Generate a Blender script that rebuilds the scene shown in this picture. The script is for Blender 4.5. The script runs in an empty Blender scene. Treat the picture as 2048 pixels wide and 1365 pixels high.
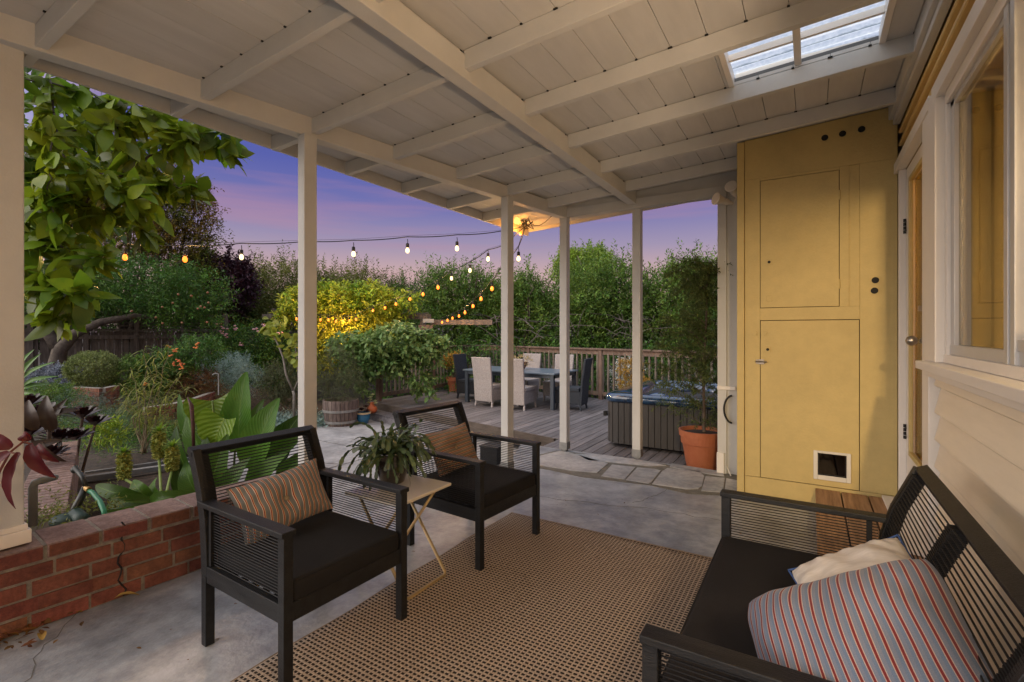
import bpy, math, random
import numpy as np
from mathutils import Vector, Matrix
rad = math.radians
sc = bpy.context.scene
# ------------------------------------------------------------------ camera
CAMZ = 1.35; YAW = rad(31.5); FPX = 975.0; HOR = 664.0
cam = bpy.data.cameras.new('camera'); camo = bpy.data.objects.new('camera', cam)
sc.collection.objects.link(camo); sc.camera = camo
camo.location = (0, 0, CAMZ); camo.rotation_euler = (rad(90), 0, YAW)
cam.sensor_width = 36; cam.lens = FPX/2048*36; cam.shift_y = -(682.5-HOR)/2048
cam.clip_start = 0.05; cam.clip_end = 2000
# ------------------------------------------------------------------ world
W = bpy.data.worlds.new("World"); sc.world = W; W.use_nodes = True
nt = W.node_tree; nt.nodes.clear()
def N(t, **k):
    n = nt.nodes.new(t)
    for a, b in k.items(): setattr(n, a, b)
    return n
out = N('ShaderNodeOutputWorld'); bg = N('ShaderNodeBackground'); bg.inputs[1].default_value = 1.0
sky = N('ShaderNodeTexSky'); sky.sky_type = 'NISHITA'; sky.sun_disc = False
SUN_EL, SUN_AZ = rad(24), rad(-148)       # azimuth from +Y towards +X
sky.sun_elevation = rad(2); sky.sun_rotation = SUN_AZ
tc = N('ShaderNodeTexCoord'); sep = N('ShaderNodeSeparateXYZ'); nt.links.new(tc.outputs['Generated'], sep.inputs[0])
ramp = N('ShaderNodeValToRGB'); cr = ramp.color_ramp
nt.links.new(sep.outputs['Z'], ramp.inputs[0])
stops = [(0.0, (.15, .12, .14)), (.06, (.46, .29, .26)), (.12, (.41, .28, .29)), (.17, (.255, .21, .31)), (.24, (.125, .125, .305)), (.31, (.07, .084, .29)), (.42, (.05, .08, .27)), (.60, (.55, .60, .70)), (1.0, (.82, .88, 1.0))]
while len(cr.elements) < len(stops): cr.elements.new(.5)
for e, (p, c) in zip(cr.elements, stops): e.position = p; e.color = (*c, 1)
mp = N('ShaderNodeMapping'); mp.inputs['Scale'].default_value = (1.1, 1.1, 13.0); mp.inputs['Location'].default_value = (3.7, 1.2, .4); nt.links.new(tc.outputs['Generated'], mp.inputs[0])
cn = N('ShaderNodeTexNoise'); cn.inputs['Scale'].default_value = 1.5; cn.inputs['Detail'].default_value = 5; nt.links.new(mp.outputs[0], cn.inputs[0])
cr2 = N('ShaderNodeValToRGB'); cr2.color_ramp.elements[0].position = .50; cr2.color_ramp.elements[1].position = .68
cr2.color_ramp.elements[0].color = (0, 0, 0, 1); cr2.color_ramp.elements[1].color = (.38, .38, .38, 1); nt.links.new(cn.outputs[0], cr2.inputs[0])
mix = N('ShaderNodeMix', data_type='RGBA'); nt.links.new(cr2.outputs[0], mix.inputs[0]); nt.links.new(ramp.outputs[0], mix.inputs[6]); mix.inputs[7].default_value = (.38, .19, .245, 1)
add = N('ShaderNodeMix', data_type='RGBA', blend_type='ADD'); add.inputs[0].default_value = .003
nt.links.new(mix.outputs[2], add.inputs[6]); nt.links.new(sky.outputs[0], add.inputs[7]); glow = N('ShaderNodeVectorMath', operation='DOT_PRODUCT'); nt.links.new(tc.outputs['Generated'], glow.inputs[0]); glow.inputs[1].default_value = (-.50, -.83, .22)
gr = N('ShaderNodeValToRGB'); gr.color_ramp.elements[0].position = .25; gr.color_ramp.elements[0].color = (0, 0, 0, 1); gr.color_ramp.elements[1].position = 1.0; gr.color_ramp.elements[1].color = (1.5, 1.3, 1.1, 1); nt.links.new(glow.outputs['Value'], gr.inputs[0])
ad2 = N('ShaderNodeMix', data_type='RGBA', blend_type='ADD'); ad2.inputs[0].default_value = 1; nt.links.new(add.outputs[2], ad2.inputs[6]); nt.links.new(gr.outputs[0], ad2.inputs[7]); nt.links.new(ad2.outputs[2], bg.inputs[0]); nt.links.new(bg.outputs[0], out.inputs[0])
# ------------------------------------------------------------------ sun (soft last light)
sl = bpy.data.lights.new('sun', 'SUN'); sl.energy = 1.3; sl.angle = rad(50); sl.color = (1, .93, .84)
so = bpy.data.objects.new('sun', sl); sc.collection.objects.link(so)
sv = Vector((math.sin(SUN_AZ)*math.cos(SUN_EL), math.cos(SUN_AZ)*math.cos(SUN_EL), math.sin(SUN_EL)))
so.rotation_euler = sv.to_track_quat('Z', 'Y').to_euler()
sc.view_settings.view_transform = 'Standard'; sc.view_settings.look = 'None'; sc.view_settings.exposure = 0.48; sc.view_settings.gamma = 1.0
sc.cycles.use_denoising = True; sc.cycles.max_bounces = 6; sc.cycles.diffuse_bounces = 4; sc.cycles.transparent_max_bounces = 8
sc.cycles.sample_clamp_indirect = 4.0

# ================================================================== helpers
def P(px, py, d):
    "point seen at photo pixel (2048x1365) at depth d"
    u = (px-1024)/FPX; v = (HOR-py)/FPX; s, c = math.sin(YAW), math.cos(YAW)
    return Vector(((-s+u*c)*d, (c+u*s)*d, CAMZ+v*d))
def PZ(px, py, z): return P(px, py, (CAMZ-z)*FPX/(py-HOR))

MATS = {}
def mat(name, col, rough=.7, var=.12, scale=6.0, bump=.0, bscale=60, metal=0.0, spec=.4, col2=None, stretch=(1, 1, 1), island=0.0, transl=0.0, coat=0.0, detail=6, lo=.35, hi=.65, mott=0.0):
    m = bpy.data.materials.new(name); m.use_nodes = True; t = m.node_tree; b = t.nodes['Principled BSDF']; L = t.links.new
    def n(k, **kw):
        x = t.nodes.new(k)
        for a, v in kw.items(): setattr(x, a, v)
        return x
    b.inputs['Roughness'].default_value = rough; b.inputs['Metallic'].default_value = metal; b.inputs['Specular IOR Level'].default_value = spec
    b.inputs['Coat Weight'].default_value = coat
    tcn = n('ShaderNodeTexCoord'); mpn = n('ShaderNodeMapping'); mpn.inputs['Scale'].default_value = stretch; L(tcn.outputs['Object'], mpn.inputs[0])
    no = n('ShaderNodeTexNoise'); no.inputs['Scale'].default_value = scale; no.inputs['Detail'].default_value = detail; no.inputs['Roughness'].default_value = .65; L(mpn.outputs[0], no.inputs[0])
    rp = n('ShaderNodeValToRGB'); e = rp.color_ramp.elements; e[0].position = lo; e[1].position = hi
    if mott: pass
    c2 = col2 if col2 else tuple(min(1, x*(1+var)) for x in col)
    c1 = col if col2 else tuple(x*(1-var) for x in col)
    e[0].color = (*c1, 1); e[1].color = (*c2, 1); L(no.outputs[0], rp.inputs[0]); last = rp.outputs[0]
    if island:
        g = n('ShaderNodeNewGeometry'); hs = n('ShaderNodeHueSaturation'); mr = n('ShaderNodeMapRange'); L(g.outputs['Random Per Island'], mr.inputs[0])
        mr.inputs[3].default_value = 1-island; mr.inputs[4].default_value = 1+island; L(mr.outputs[0], hs.inputs['Value'])
        m2 = n('ShaderNodeMath', operation='MULTIPLY_ADD'); L(g.outputs['Random Per Island'], m2.inputs[0]); m2.inputs[1].default_value = 7.3; m2.inputs[2].default_value = 0
        m3 = n('ShaderNodeMath', operation='FRACT'); L(m2.outputs[0], m3.inputs[0]); mh = n('ShaderNodeMapRange'); L(m3.outputs[0], mh.inputs[0])
        mh.inputs[3].default_value = .5-island*.05; mh.inputs[4].default_value = .5+island*.05; L(mh.outputs[0], hs.inputs['Hue'])
        L(last, hs.inputs['Color']); last = hs.outputs[0]
    if mott:
        n3 = n('ShaderNodeTexNoise'); n3.inputs['Scale'].default_value = scale*5.3; n3.inputs['Detail'].default_value = 8; n3.inputs['Roughness'].default_value = .7; L(mpn.outputs[0], n3.inputs[0])
        r3 = n('ShaderNodeValToRGB'); r3.color_ramp.elements[0].position = .35; r3.color_ramp.elements[1].position = .6; r3.color_ramp.elements[0].color = (1-mott, 1-mott, 1-mott*.95, 1); L(n3.outputs[0], r3.inputs[0])
        mq = n('ShaderNodeMix', data_type='RGBA', blend_type='MULTIPLY'); mq.inputs[0].default_value = 1; L(last, mq.inputs[6]); L(r3.outputs[0], mq.inputs[7]); last = mq.outputs[2]
    L(last, b.inputs['Base Color'])
    if bump:
        n2 = n('ShaderNodeTexNoise'); n2.inputs['Scale'].default_value = bscale; n2.inputs['Detail'].default_value = 5; L(mpn.outputs[0], n2.inputs[0])
        bp = n('ShaderNodeBump'); bp.inputs['Strength'].default_value = bump; bp.inputs['Distance'].default_value = .01; L(n2.outputs[0], bp.inputs['Height']); L(bp.outputs[0], b.inputs['Normal'])
    if transl:
        tr = n('ShaderNodeBsdfTranslucent'); L(last, tr.inputs[0]); mx = n('ShaderNodeMixShader'); mx.inputs[0].default_value = transl
        L(b.outputs[0], mx.inputs[1]); L(tr.outputs[0], mx.inputs[2]); L(mx.outputs[0], t.nodes['Material Output'].inputs[0])
    MATS[name] = m; return m
def emat(name, col, s):
    m = bpy.data.materials.new(name); m.use_nodes = True; b = m.node_tree.nodes['Principled BSDF']
    b.inputs['Base Color'].default_value = (*col, 1); b.inputs['Emission Color'].default_value = (*col, 1); b.inputs['Emission Strength'].default_value = s
    return m

class MB:
    def __init__(s): s.v = []; s.f = []; s.uv = None
    def add(s, vs, fs):
        o = len(s.v); s.v += [tuple(x) for x in vs]; s.f += [tuple(i+o for i in f) for f in fs]; return s
    def box(s, a, b, M=None):
        x0, y0, z0 = a; x1, y1, z1 = b
        vs = [Vector(p) for p in [(x0,y0,z0),(x1,y0,z0),(x1,y1,z0),(x0,y1,z0),(x0,y0,z1),(x1,y0,z1),(x1,y1,z1),(x0,y1,z1)]]
        if M: vs = [M @ v for v in vs]
        return s.add(vs, [(0,3,2,1),(4,5,6,7),(0,1,5,4),(1,2,6,5),(2,3,7,6),(3,0,4,7)])
    def beam(s, p, q, w, h, up=(0, 0, 1)):
        "box beam from p to q, w wide, h tall, centred"
        p, q = Vector(p), Vector(q); d = (q-p).normalized(); u = Vector(up); sd = d.cross(u).normalized(); u = sd.cross(d)
        vs = []
        for c in (p, q):
            for a, b in ((-1,-1),(1,-1),(1,1),(-1,1)): vs.append(c+sd*a*w/2+u*b*h/2)
        return s.add(vs, [(0,1,2,3),(7,6,5,4),(0,4,5,1),(1,5,6,2),(2,6,7,3),(3,7,4,0)])
    def tube(s, pts, r, n=8, caps=True):
        pts = [Vector(p) for p in pts]; rs = r if isinstance(r, (list, tuple)) else [r]*len(pts); rings = []
        t0 = (pts[1]-pts[0]).normalized(); a = t0.orthogonal().normalized(); vs = []
        for i, p in enumerate(pts):
            t = (pts[min(i+1, len(pts)-1)]-pts[max(i-1, 0)])
            t = t.normalized() if t.length > 1e-9 else t0
            a = (a-t*a.dot(t)); a = a.normalized() if a.length > 1e-6 else t.orthogonal().normalized(); b = t.cross(a)
            for k in range(n):
                w = 2*math.pi*k/n; vs.append(p+(a*math.cos(w)+b*math.sin(w))*rs[i])
        fs = []
        for i in range(len(pts)-1):
            for k in range(n): fs.append((i*n+k, i*n+(k+1) % n, (i+1)*n+(k+1) % n, (i+1)*n+k))
        if caps: fs += [tuple(range(n-1, -1, -1)), tuple((len(pts)-1)*n+k for k in range(n))]
        return s.add(vs, fs)
    def lathe(s, prof, n=32, c=(0, 0, 0)):
        vs = []; fs = []; c = Vector(c)
        for r, z in prof:
            for k in range(n): w = 2*math.pi*k/n; vs.append(c+Vector((r*math.cos(w), r*math.sin(w), z)))
        for i in range(len(prof)-1):
            for k in range(n): fs.append((i*n+k, i*n+(k+1) % n, (i+1)*n+(k+1) % n, (i+1)*n+k))
        return s.add(vs, fs)
    def prism(s, poly, z0, z1):
        n = len(poly); vs = [(x, y, z0) for x, y in poly]+[(x, y, z1) for x, y in poly]
        fs = [tuple(range(n-1, -1, -1)), tuple(range(n, 2*n))]+[(i, (i+1) % n, n+(i+1) % n, n+i) for i in range(n)]
        return s.add(vs, fs)
    def sphere(s, c, r, n=12, m=8, sz=1.0):
        prof = [(max(1e-4, r*math.sin(math.pi*i/m)), -r*sz*math.cos(math.pi*i/m)) for i in range(m+1)]
        return s.lathe(prof, n, c)
    def disc_x(s, c, r, t, n=24, ax='y'):
        "thick disc whose axis is x or y"
        prof = [(1e-4, 0), (r*.93, 0), (r, t*.3), (r, t), (1e-4, t)]; o = len(s.v); s.lathe(prof, n)
        for i in range(o, len(s.v)):
            x, y, z = s.v[i]
            s.v[i] = (c[0]+x, c[1]-z, c[2]+y) if ax == 'y' else (c[0]-z, c[1]+x, c[2]+y)
        return s
    def build(s, name, m, parent=None, smooth=False, bevel=0, world=False, segs=2):
        me = bpy.data.meshes.new(name); off = Vector((0, 0, 0))
        vs = s.v
        if world and parent is not None:
            inv = parent_world(parent).inverted(); vs = [inv @ Vector(v) for v in vs]
        me.from_pydata([tuple(v) for v in vs], [], s.f); me.materials.append(m)
        if s.uv: 
            ul = me.uv_layers.new(name='UVMap')
            for lp in me.loops: ul.data[lp.index].uv = s.uv[lp.vertex_index]
        if smooth:
            me.polygons.foreach_set('use_smooth', [True]*len(me.polygons))
        o = bpy.data.objects.new(name, me); sc.collection.objects.link(o)
        if parent is not None: o.parent = parent
        if bevel:
            b = o.modifiers.new('bevel', 'BEVEL'); b.width = bevel; b.segments = segs; b.limit_method = 'ANGLE'; b.angle_limit = rad(40)
        me.update(); return o
def parent_world(o):
    M = Matrix.LocRotScale(o.location, o.rotation_euler, o.scale)
    return parent_world(o.parent) @ M if o.parent else M
def tag(o, label, cat, group=None, kind=None):
    if label: o['label'] = label
    if cat: o['category'] = cat
    if group: o['group'] = group
    if kind: o['kind'] = kind
    return o
def thing(name, label, cat, loc=(0, 0, 0), rz=0, group=None):
    o = bpy.data.objects.new(name, None); sc.collection.objects.link(o); o.location = loc; o.rotation_euler = (0, 0, rz); o.empty_display_size = .1
    return tag(o, label, cat, group)
def copy_tree(o, parent=None):
    c = o.copy(); sc.collection.objects.link(c)
    if parent is not None: c.parent = parent
    for ch in [x for x in sc.objects if x.parent == o]: copy_tree(ch, c)
    return c
def struct(o): o['kind'] = 'structure'; return o

# ---------------------------------------------------------------- leaves
def tmpl(L=1, W=.4, fold=.12, droop=.12, rows=((0, .12), (.25, .8), (.55, 1), (.8, .6), (1, 0.02))):
    vs = []; fs = []
    for t, w in rows:
        z = -droop*t*t
        vs += [(t, -w*W/2, z+fold*w*W), (t, 0, z), (t, w*W/2, z+fold*w*W)]
    for i in range(len(rows)-1):
        a = i*3; fs += [(a, a+1, a+4, a+3), (a+1, a+2, a+5, a+4)]
    return np.array(vs)*L, np.array(fs)
def tmpl_lo(W=.4, droop=.1):
    return np.array([(0, 0, 0), (.45, W/2, .05), (1, 0, -droop), (.45, -W/2, .05)]), np.array([(0, 1, 2, 3)])
def nrm(a): return a/np.maximum(1e-9, np.linalg.norm(a, axis=-1, keepdims=True))
def leaf_mesh(name, pos, d, up, size, T, m, parent=None, smooth=False):
    "instantiates template T (verts,faces) at each pos; real mesh, one island per leaf"
    pos = np.asarray(pos, float); d = nrm(np.asarray(d, float)); s = nrm(np.cross(up, d)); n = np.cross(d, s)
    tv, tf = T; size = np.broadcast_to(size, (len(pos),)).reshape(-1, 1, 1)
    V = pos[:, None, :]+size*(tv[None, :, 0:1]*d[:, None, :]+tv[None, :, 1:2]*s[:, None, :]+tv[None, :, 2:3]*n[:, None, :])
    nv = len(tv); F = (tf[None]+(np.arange(len(pos))*nv)[:, None, None]).reshape(-1, 4)
    V = V.reshape(-1, 3)
    if parent is not None: V = V-np.array(parent_world(parent).translation)[None]
    me = bpy.data.meshes.new(name); me.vertices.add(len(V)); me.vertices.foreach_set('co', V.astype(np.float32).ravel())
    me.loops.add(F.size); me.loops.foreach_set('vertex_index', F.astype(np.int32).ravel())
    me.polygons.add(len(F)); me.polygons.foreach_set('loop_start', np.arange(0, F.size, 4, dtype=np.int32)); me.polygons.foreach_set('use_smooth', np.full(len(F), smooth))
    me.update(calc_edges=True); me.validate(); me.materials.append(m)
    o = bpy.data.objects.new(name, me); sc.collection.objects.link(o)
    if parent is not None: o.parent = parent
    return o
def twigs(rng, base, dirs, L, k, spread=.9, down=.15, jit=.0):
    "k leaves along every twig, alternating sides -> pos, dir, up"
    Tn = len(base); L = np.broadcast_to(L, (Tn,)); t = (np.arange(k)+.6)/k
    dirs = nrm(dirs); side = nrm(np.cross(dirs, rng.normal(size=(Tn, 3)))); sid2 = np.cross(dirs, side)
    pos = base[:, None]+dirs[:, None]*(L[:, None]*t[None])[..., None]
    pos[..., 2] -= (down*L[:, None]*t[None]**2)
    ang = np.arange(k)*2.4+rng.uniform(0, 6.28, (Tn, 1))
    sv_ = np.cos(ang)[..., None]*side[:, None]+np.sin(ang)[..., None]*sid2[:, None]
    ld = nrm(dirs[:, None]*.6+sv_*spread+rng.normal(size=(Tn, k, 3))*.25+np.array([0, 0, -down]))
    up = nrm(np.array([0, 0, 1.])+rng.normal(size=(Tn, k, 3))*.55+dirs[:, None]*.2)
    pos = pos+rng.normal(size=pos.shape)*jit
    return pos.reshape(-1, 3), ld.reshape(-1, 3), up.reshape(-1, 3)
def blob_pts(rng, blobs, n, shell=.55, clump=.35):
    "points in a union of lumpy ellipsoids, near their surfaces, with outward normals"
    C = np.array([b[0] for b in blobs], float); Rr = np.array([b[1] for b in blobs], float)
    w = (Rr[:, 0]*Rr[:, 1]+Rr[:, 1]*Rr[:, 2]+Rr[:, 0]*Rr[:, 2]); idx = rng.choice(len(blobs), n, p=w/w.sum())
    u = nrm(rng.normal(size=(n, 3)))
    lum = 1+clump*.5*np.sin(u[:, 0]*5.1+idx*1.7)*np.sin(u[:, 1]*4.3+idx*2.9)+clump*.4*np.sin(u[:, 2]*7+u[:, 0]*6+idx)
    r = (shell+(1-shell)*rng.uniform(0, 1, n)**.6)*lum
    return C[idx]+u*Rr[idx]*r[:, None], nrm(u/Rr[idx])
def crown(name, seed, blobs, nt_, k, tl, ls, m, parent, T=None, upb=.35, down=.15, shell=.55, clump=.35, sprig=0, sprigL=.5):
    rng = np.random.default_rng(seed); p, n = blob_pts(rng, blobs, nt_, shell, clump)
    d = nrm(n+rng.normal(size=p.shape)*.6+np.array([0, 0, upb]))
    pos, ld, up = twigs(rng, p, d, tl*rng.uniform(.6, 1.3, nt_), k, down=down)
    if sprig:   # young shoots that stick out of the top
        q, n2 = blob_pts(rng, blobs, sprig*6, .9, clump); keep = n2[:, 2] > .35; q = q[keep][:sprig]; n2 = n2[keep][:sprig]
        dd = nrm(n2*.4+np.array([0, 0, 1.])+rng.normal(size=q.shape)*.25)
        a, b, c = twigs(rng, q, dd, sprigL*rng.uniform(.5, 1.2, len(q)), k*2, spread=.7, down=.05)
        pos = np.vstack([pos, a]); ld = np.vstack([ld, b]); up = np.vstack([up, c])
    sz = ls*rng.uniform(.6, 1.25, len(pos))
    return leaf_mesh(name, pos, ld, up, sz, T or tmpl_lo(), m, parent)
def branchy(mb, rng, base, tips, r0, wob=.08, seg=7):
    for tp in tips:
        b, t = Vector(base), Vector(tp); pts = []; L = (t-b).length
        o1 = Vector(rng.normal(size=3))*wob*L
        for i in range(seg):
            s = i/(seg-1); pts.append(b.lerp(t, s)+o1*math.sin(math.pi*s)+Vector(rng.normal(size=3))*wob*.25*L*(0 if i in (0, ) else 1))
        mb.tube(pts, [r0*(1-.75*i/(seg-1)) for i in range(seg)], 7)
    return mb
# ================================================================== materials
white = mat('painted_wood', (.53, .53, .515), .55, .05, 3, .12, 90, spec=.35)
boardm = mat('ceiling_boards', (.52, .515, .50), .6, .06, 2.2, .10, 70, stretch=(4, .6, 4), island=.05)
yellow = mat('yellow_paint', (.53, .41, .165), .5, .05, 2.5, .15, 60, mott=.07)
sidm = mat('siding_paint', (.78, .69, .54), .5, .03, 4, .12, 120, stretch=(8, 1, 8), island=.035)
trimw = mat('trim_paint', (.74, .70, .65), .4, .02, 3, .05, 80)
alum = mat('window_aluminium', (.50, .50, .50), .35, .03, 5, metal=.2)
conc = mat('concrete', (.17, .182, .20), .31, .1, 1.5, .3, 45, col2=(.41, .435, .47), spec=.6, lo=.36, hi=.62, detail=12, mott=.38)
conc2 = mat('path_concrete', (.20, .20, .21), .8, .1, 2.0, .3, 60, col2=(.34, .34, .35), mott=.3)
flag = mat('flagstone', (.27, .28, .29), .55, .1, 3.2, .35, 25, col2=(.46, .46, .47), island=.09, detail=10, mott=.3)
grout = mat('grout', (.14, .135, .12), .9, .2, 14, .6, 70)
soil = mat('soil', (.016, .012, .009), .95, .3, 20, .9, 60, col2=(.055, .04, .03))
deckm = mat('deck_wood', (.075, .07, .078), .5, .1, 3.0, .4, 40, col2=(.19, .18, .19), stretch=(7, .55, 7), island=.26, detail=9, mott=.35)
oldw = mat('weathered_wood', (.085, .07, .055), .8, .1, 4, .5, 50, col2=(.19, .16, .13), stretch=(5, 5, .7), island=.12)
railw = mat('rail_wood', (.085, .055, .04), .75, .1, 4, .4, 50, col2=(.18, .125, .095), stretch=(2, 2, .8), island=.15)
fencew = mat('fence_wood', (.055, .045, .038), .85, .1, 5, .5, 50, col2=(.12, .10, .085), stretch=(5, 5, .6), island=.2)
stepw = mat('cedar_step', (.22, .12, .055), .6, .1, 5, .3, 60, col2=(.42, .25, .13), stretch=(9, .5, 9), island=.12)
brickm = mat('brick', (.125, .04, .025), .85, .1, 9, .5, 70, col2=(.225, .08, .05), island=.26, mott=.35)
brickt = mat('brick_top', (.16, .10, .085), .9, .1, 12, .6, 80, col2=(.26, .18, .16), island=.14, mott=.4)
mortar = mat('mortar', (.15, .135, .115), .95, .15, 20, .8, 90, col2=(.27, .245, .21))
black = mat('dark_frame', (.006, .0065, .008), .45, .2, 5, .25, 70, col2=(.015, .016, .018), spec=.32, stretch=(1, 6, 6))
ropem = mat('black_rope', (.006, .006, .007), .6, .2, 30, spec=.3)
cushm = mat('charcoal_cushion', (.011, .011, .0125), .85, .15, 6, .25, 900, spec=.25)
terra = mat('terracotta', (.36, .11, .05), .65, .1, 4, .1, 50, col2=(.44, .155, .075))
galv = mat('galvanised', (.30, .30, .29), .5, .15, 12, .2, 50, metal=.6)
bmet = mat('dark_metal', (.03, .028, .026), .4, .2, 8, metal=.8)
brass = mat('brushed_nickel', (.35, .31, .26), .28, .1, 10, metal=.9)
blackhole = mat('vent_black', (.008, .008, .008), .7, .2, 10)
plast = mat('white_plastic', (.65, .62, .55), .4, .03, 5)
def glassmat(name, tint, refl):
    m = bpy.data.materials.new(name); m.use_nodes = True; t = m.node_tree; t.nodes.clear(); o = t.nodes.new('ShaderNodeOutputMaterial')
    a = t.nodes.new('ShaderNodeBsdfTransparent'); a.inputs[0].default_value = (*tint, 1); g = t.nodes.new('ShaderNodeBsdfGlossy'); g.inputs['Roughness'].default_value = .03
    f = t.nodes.new('ShaderNodeFresnel'); f.inputs[0].default_value = 1.5; mu = t.nodes.new('ShaderNodeMath'); mu.operation = 'MULTIPLY'; mu.inputs[1].default_value = refl
    x = t.nodes.new('ShaderNodeMixShader'); t.links.new(f.outputs[0], mu.inputs[0]); t.links.new(mu.outputs[0], x.inputs[0]); t.links.new(a.outputs[0], x.inputs[1]); t.links.new(g.outputs[0], x.inputs[2]); t.links.new(x.outputs[0], o.inputs[0]); return m
glass = glassmat('window_glass', (.66, .64, .56), .75)
# ================================================================== ground, path, patio
g = MB(); g.add([(-300, -300, -1.2), (300, -300, -1.2), (300, 300, -1.2), (-300, 300, -1.2)], [(0, 1, 2, 3)])
struct(g.build('ground', soil))
# garden terrain: path level next to the patio, beds rising to the left fence
def ghz(x, y):
    c, s = math.cos(YAW), math.sin(YAW); r = x*c+y*s; d = -x*s+y*c
    def ss(a, b, t): t = max(0, min(1, (t-a)/(b-a))); return t*t*(3-2*t)
    k = r/max(d, .5)
    z = -.47
    far = ss(9.9, 11.5, d)*ss(-.36, -.56, k); z += .52*far
    nb = ss(-.60, -.70, k)*ss(3.7, 3.9, d)
    return max(z, -.47+.40*nb)+.02*math.sin(x*5)*math.sin(y*4.3)
tv = []; tf = []; nx, ny = 90, 100; X0, X1, Y0, Y1 = -18.0, -2.8, -1.0, 16.0
for j in range(ny+1):
    for i in range(nx+1):
        x = X0+(X1-X0)*i/nx; y = Y0+(Y1-Y0)*j/ny; tv.append((x, y, ghz(x, y)))
for j in range(ny):
    for i in range(nx): a = j*(nx+1)+i; tf.append((a, a+1, a+nx+2, a+nx+1))
g = MB(); g.add(tv, tf); struct(g.build('garden_bed', soil, smooth=True))
EX = lambda y: -3.05+.14*max(0, y-1)        # left edge of the patio slab
pat = MB(); pat.prism([(.75, -6), (.75, 5.07), (-2.98, 5.07), (-2.78, 4.6), (-2.62, 3.9), (-2.72, 3.0), (-3.0, 1.9), (-3.3, 0), (-3.3, -6)], -.5, 0.0)
struct(pat.build('patio_floor', conc))
pth = MB()
for a, b, c_, d_ in [((-7.6, 3.7), (-5.35, 4.4), (-5.35, 5.1), (-7.9, 5.15)), ((-5.33, 2.3), (-2.70, 2.3), (-2.70, 5.05), (-5.33, 5.05)), ((-7.9, 5.2), (-5.35, 5.13), (-5.33, 7.3), (-8.4, 7.5)), ((-5.32, 5.08), (-2.72, 5.08), (-2.72, 6.6), (-5.30, 7.3)), ((-7.6, 2.6), (-5.36, 2.3), (-5.36, 4.36), (-7.6, 3.66))]:
    pth.prism([a, b, c_, d_], -.52, -.425)
struct(pth.build('garden_path', conc2, bevel=.006))
# flagstone strip at the end of the patio
Z5 = lambda x, y: PZ(1160+x/6.02, 860+y/6.02, .006); Z4 = lambda x, y: PZ(960+x/6.4, 840+y/6.4, .006)
st = MB()
stones = [[Z4(735, 470), Z4(1010, 402), Z4(1140, 418), Z4(1640, 560), Z4(1500, 680), Z4(1200, 655), Z4(800, 588), Z4(740, 590)],
 [Z5(385, 420), Z5(668, 450), Z5(540, 598), Z5(255, 558)], [Z5(690, 455), Z5(900, 472), Z5(972, 492), Z5(862, 632), Z5(830, 648), Z5(552, 603)],
 [Z5(1050, 462), Z5(1250, 475), Z5(1440, 500), Z5(1496, 560), Z5(1470, 680), Z5(1420, 712), Z5(1280, 715), Z5(868, 652), Z5(990, 500)],
 [Z5(1512, 562), Z5(1745, 580), Z5(1722, 755), Z5(1460, 735)], [Z5(1762, 585), Z5(1900, 612), Z5(1900, 770), Z5(1738, 755)],
 [Z5(-60, 290), Z5(300, 305), Z5(640, 352), Z5(1040, 430), Z5(860, 440), Z5(420, 396), Z5(100, 370)], [Z5(1080, 448), Z5(1100, 405), Z5(1720, 505), Z5(1740, 560), Z5(1540, 530)]]
stb = MB(); stb.prism([(p.x, p.y) for p in [Z4(720, 450), Z4(980, 390), Z5(0, 275), Z5(1760, 508), Z5(1960, 560), Z5(1960, 800), Z5(1300, 765), Z5(850, 665), Z5(400, 610), Z5(0, 560), Z4(900, 640), Z4(720, 610)]], -.01, .003)
sp = stb.build('flagstone_strip', grout); struct(sp)
for s_ in stones: st.prism([(p.x, p.y) for p in s_], .0, .009)
o = st.build('flagstones', flag, sp, bevel=.003)
ed = MB(); ed.box((-2.98, 5.075, -.3), (.6, 5.10, -.004)); struct(ed.build('patio_edge_board', galv))
ckm = MB(); rng = np.random.default_rng(44)
for (x0, y0, x1, y1, amp) in [(-2.75, 3.3, -.55, 3.75, .05), (-3.0, .9, -1.95, .2, .04), (-1.2, 3.78, -.95, 4.6, .03), (-2.7, 2.2, -2.2, 2.45, .02)]:
    n = 26; w = np.cumsum(rng.normal(size=n+1))*amp*.25; w = w-np.linspace(w[0], w[-1], n+1); P_ = [Vector((x0+(x1-x0)*i/n-(y1-y0)*w[i], y0+(y1-y0)*i/n+(x1-x0)*w[i], .0012)) for i in range(n+1)]
    for a, b in zip(P_, P_[1:]): ckm.beam(a, b, .0018+.0016*rng.random(), .0012)
ckm.build('hairline_cracks', grout, bpy.data.objects['patio_floor'])
# ================================================================== deck with step
dk = thing('wooden_deck', 'grey weathered plank deck with a step down to the concrete path', 'deck', (-4, 7, -.15))
D0, D1 = Vector((-7.73, 7.29)), Vector((-3.09, 6.18))
K = Vector((-8.15, 11.25)); RE = Vector((2.2, 8.75)); RL = Vector((-7.95, 7.47))
mb = MB(); x = -8.1; rng = np.random.default_rng(3)
while x < 2.0:
    x1 = x+.138; xm = x+.07
    yf = D0.y+(xm-D0.x)/(D1.x-D0.x)*(D1.y-D0.y) if xm < -3.05 else 5.105
    yb = K.y+(xm-K.x)/(RE.x-K.x)*(RE.y-K.y)+.1
    ys = [yf]; 
    while ys[-1] < yb-2.6: ys.append(ys[-1]+rng.uniform(1.6, 3.4))
    ys.append(yb)
    for a, b in zip(ys, ys[1:]): mb.box((x, a, -.185), (x1-.010, b-.004, -.15+rng.uniform(-.0015, .0015)))
    x += .138
mb.build('planks', deckm, dk, world=True)
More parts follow.
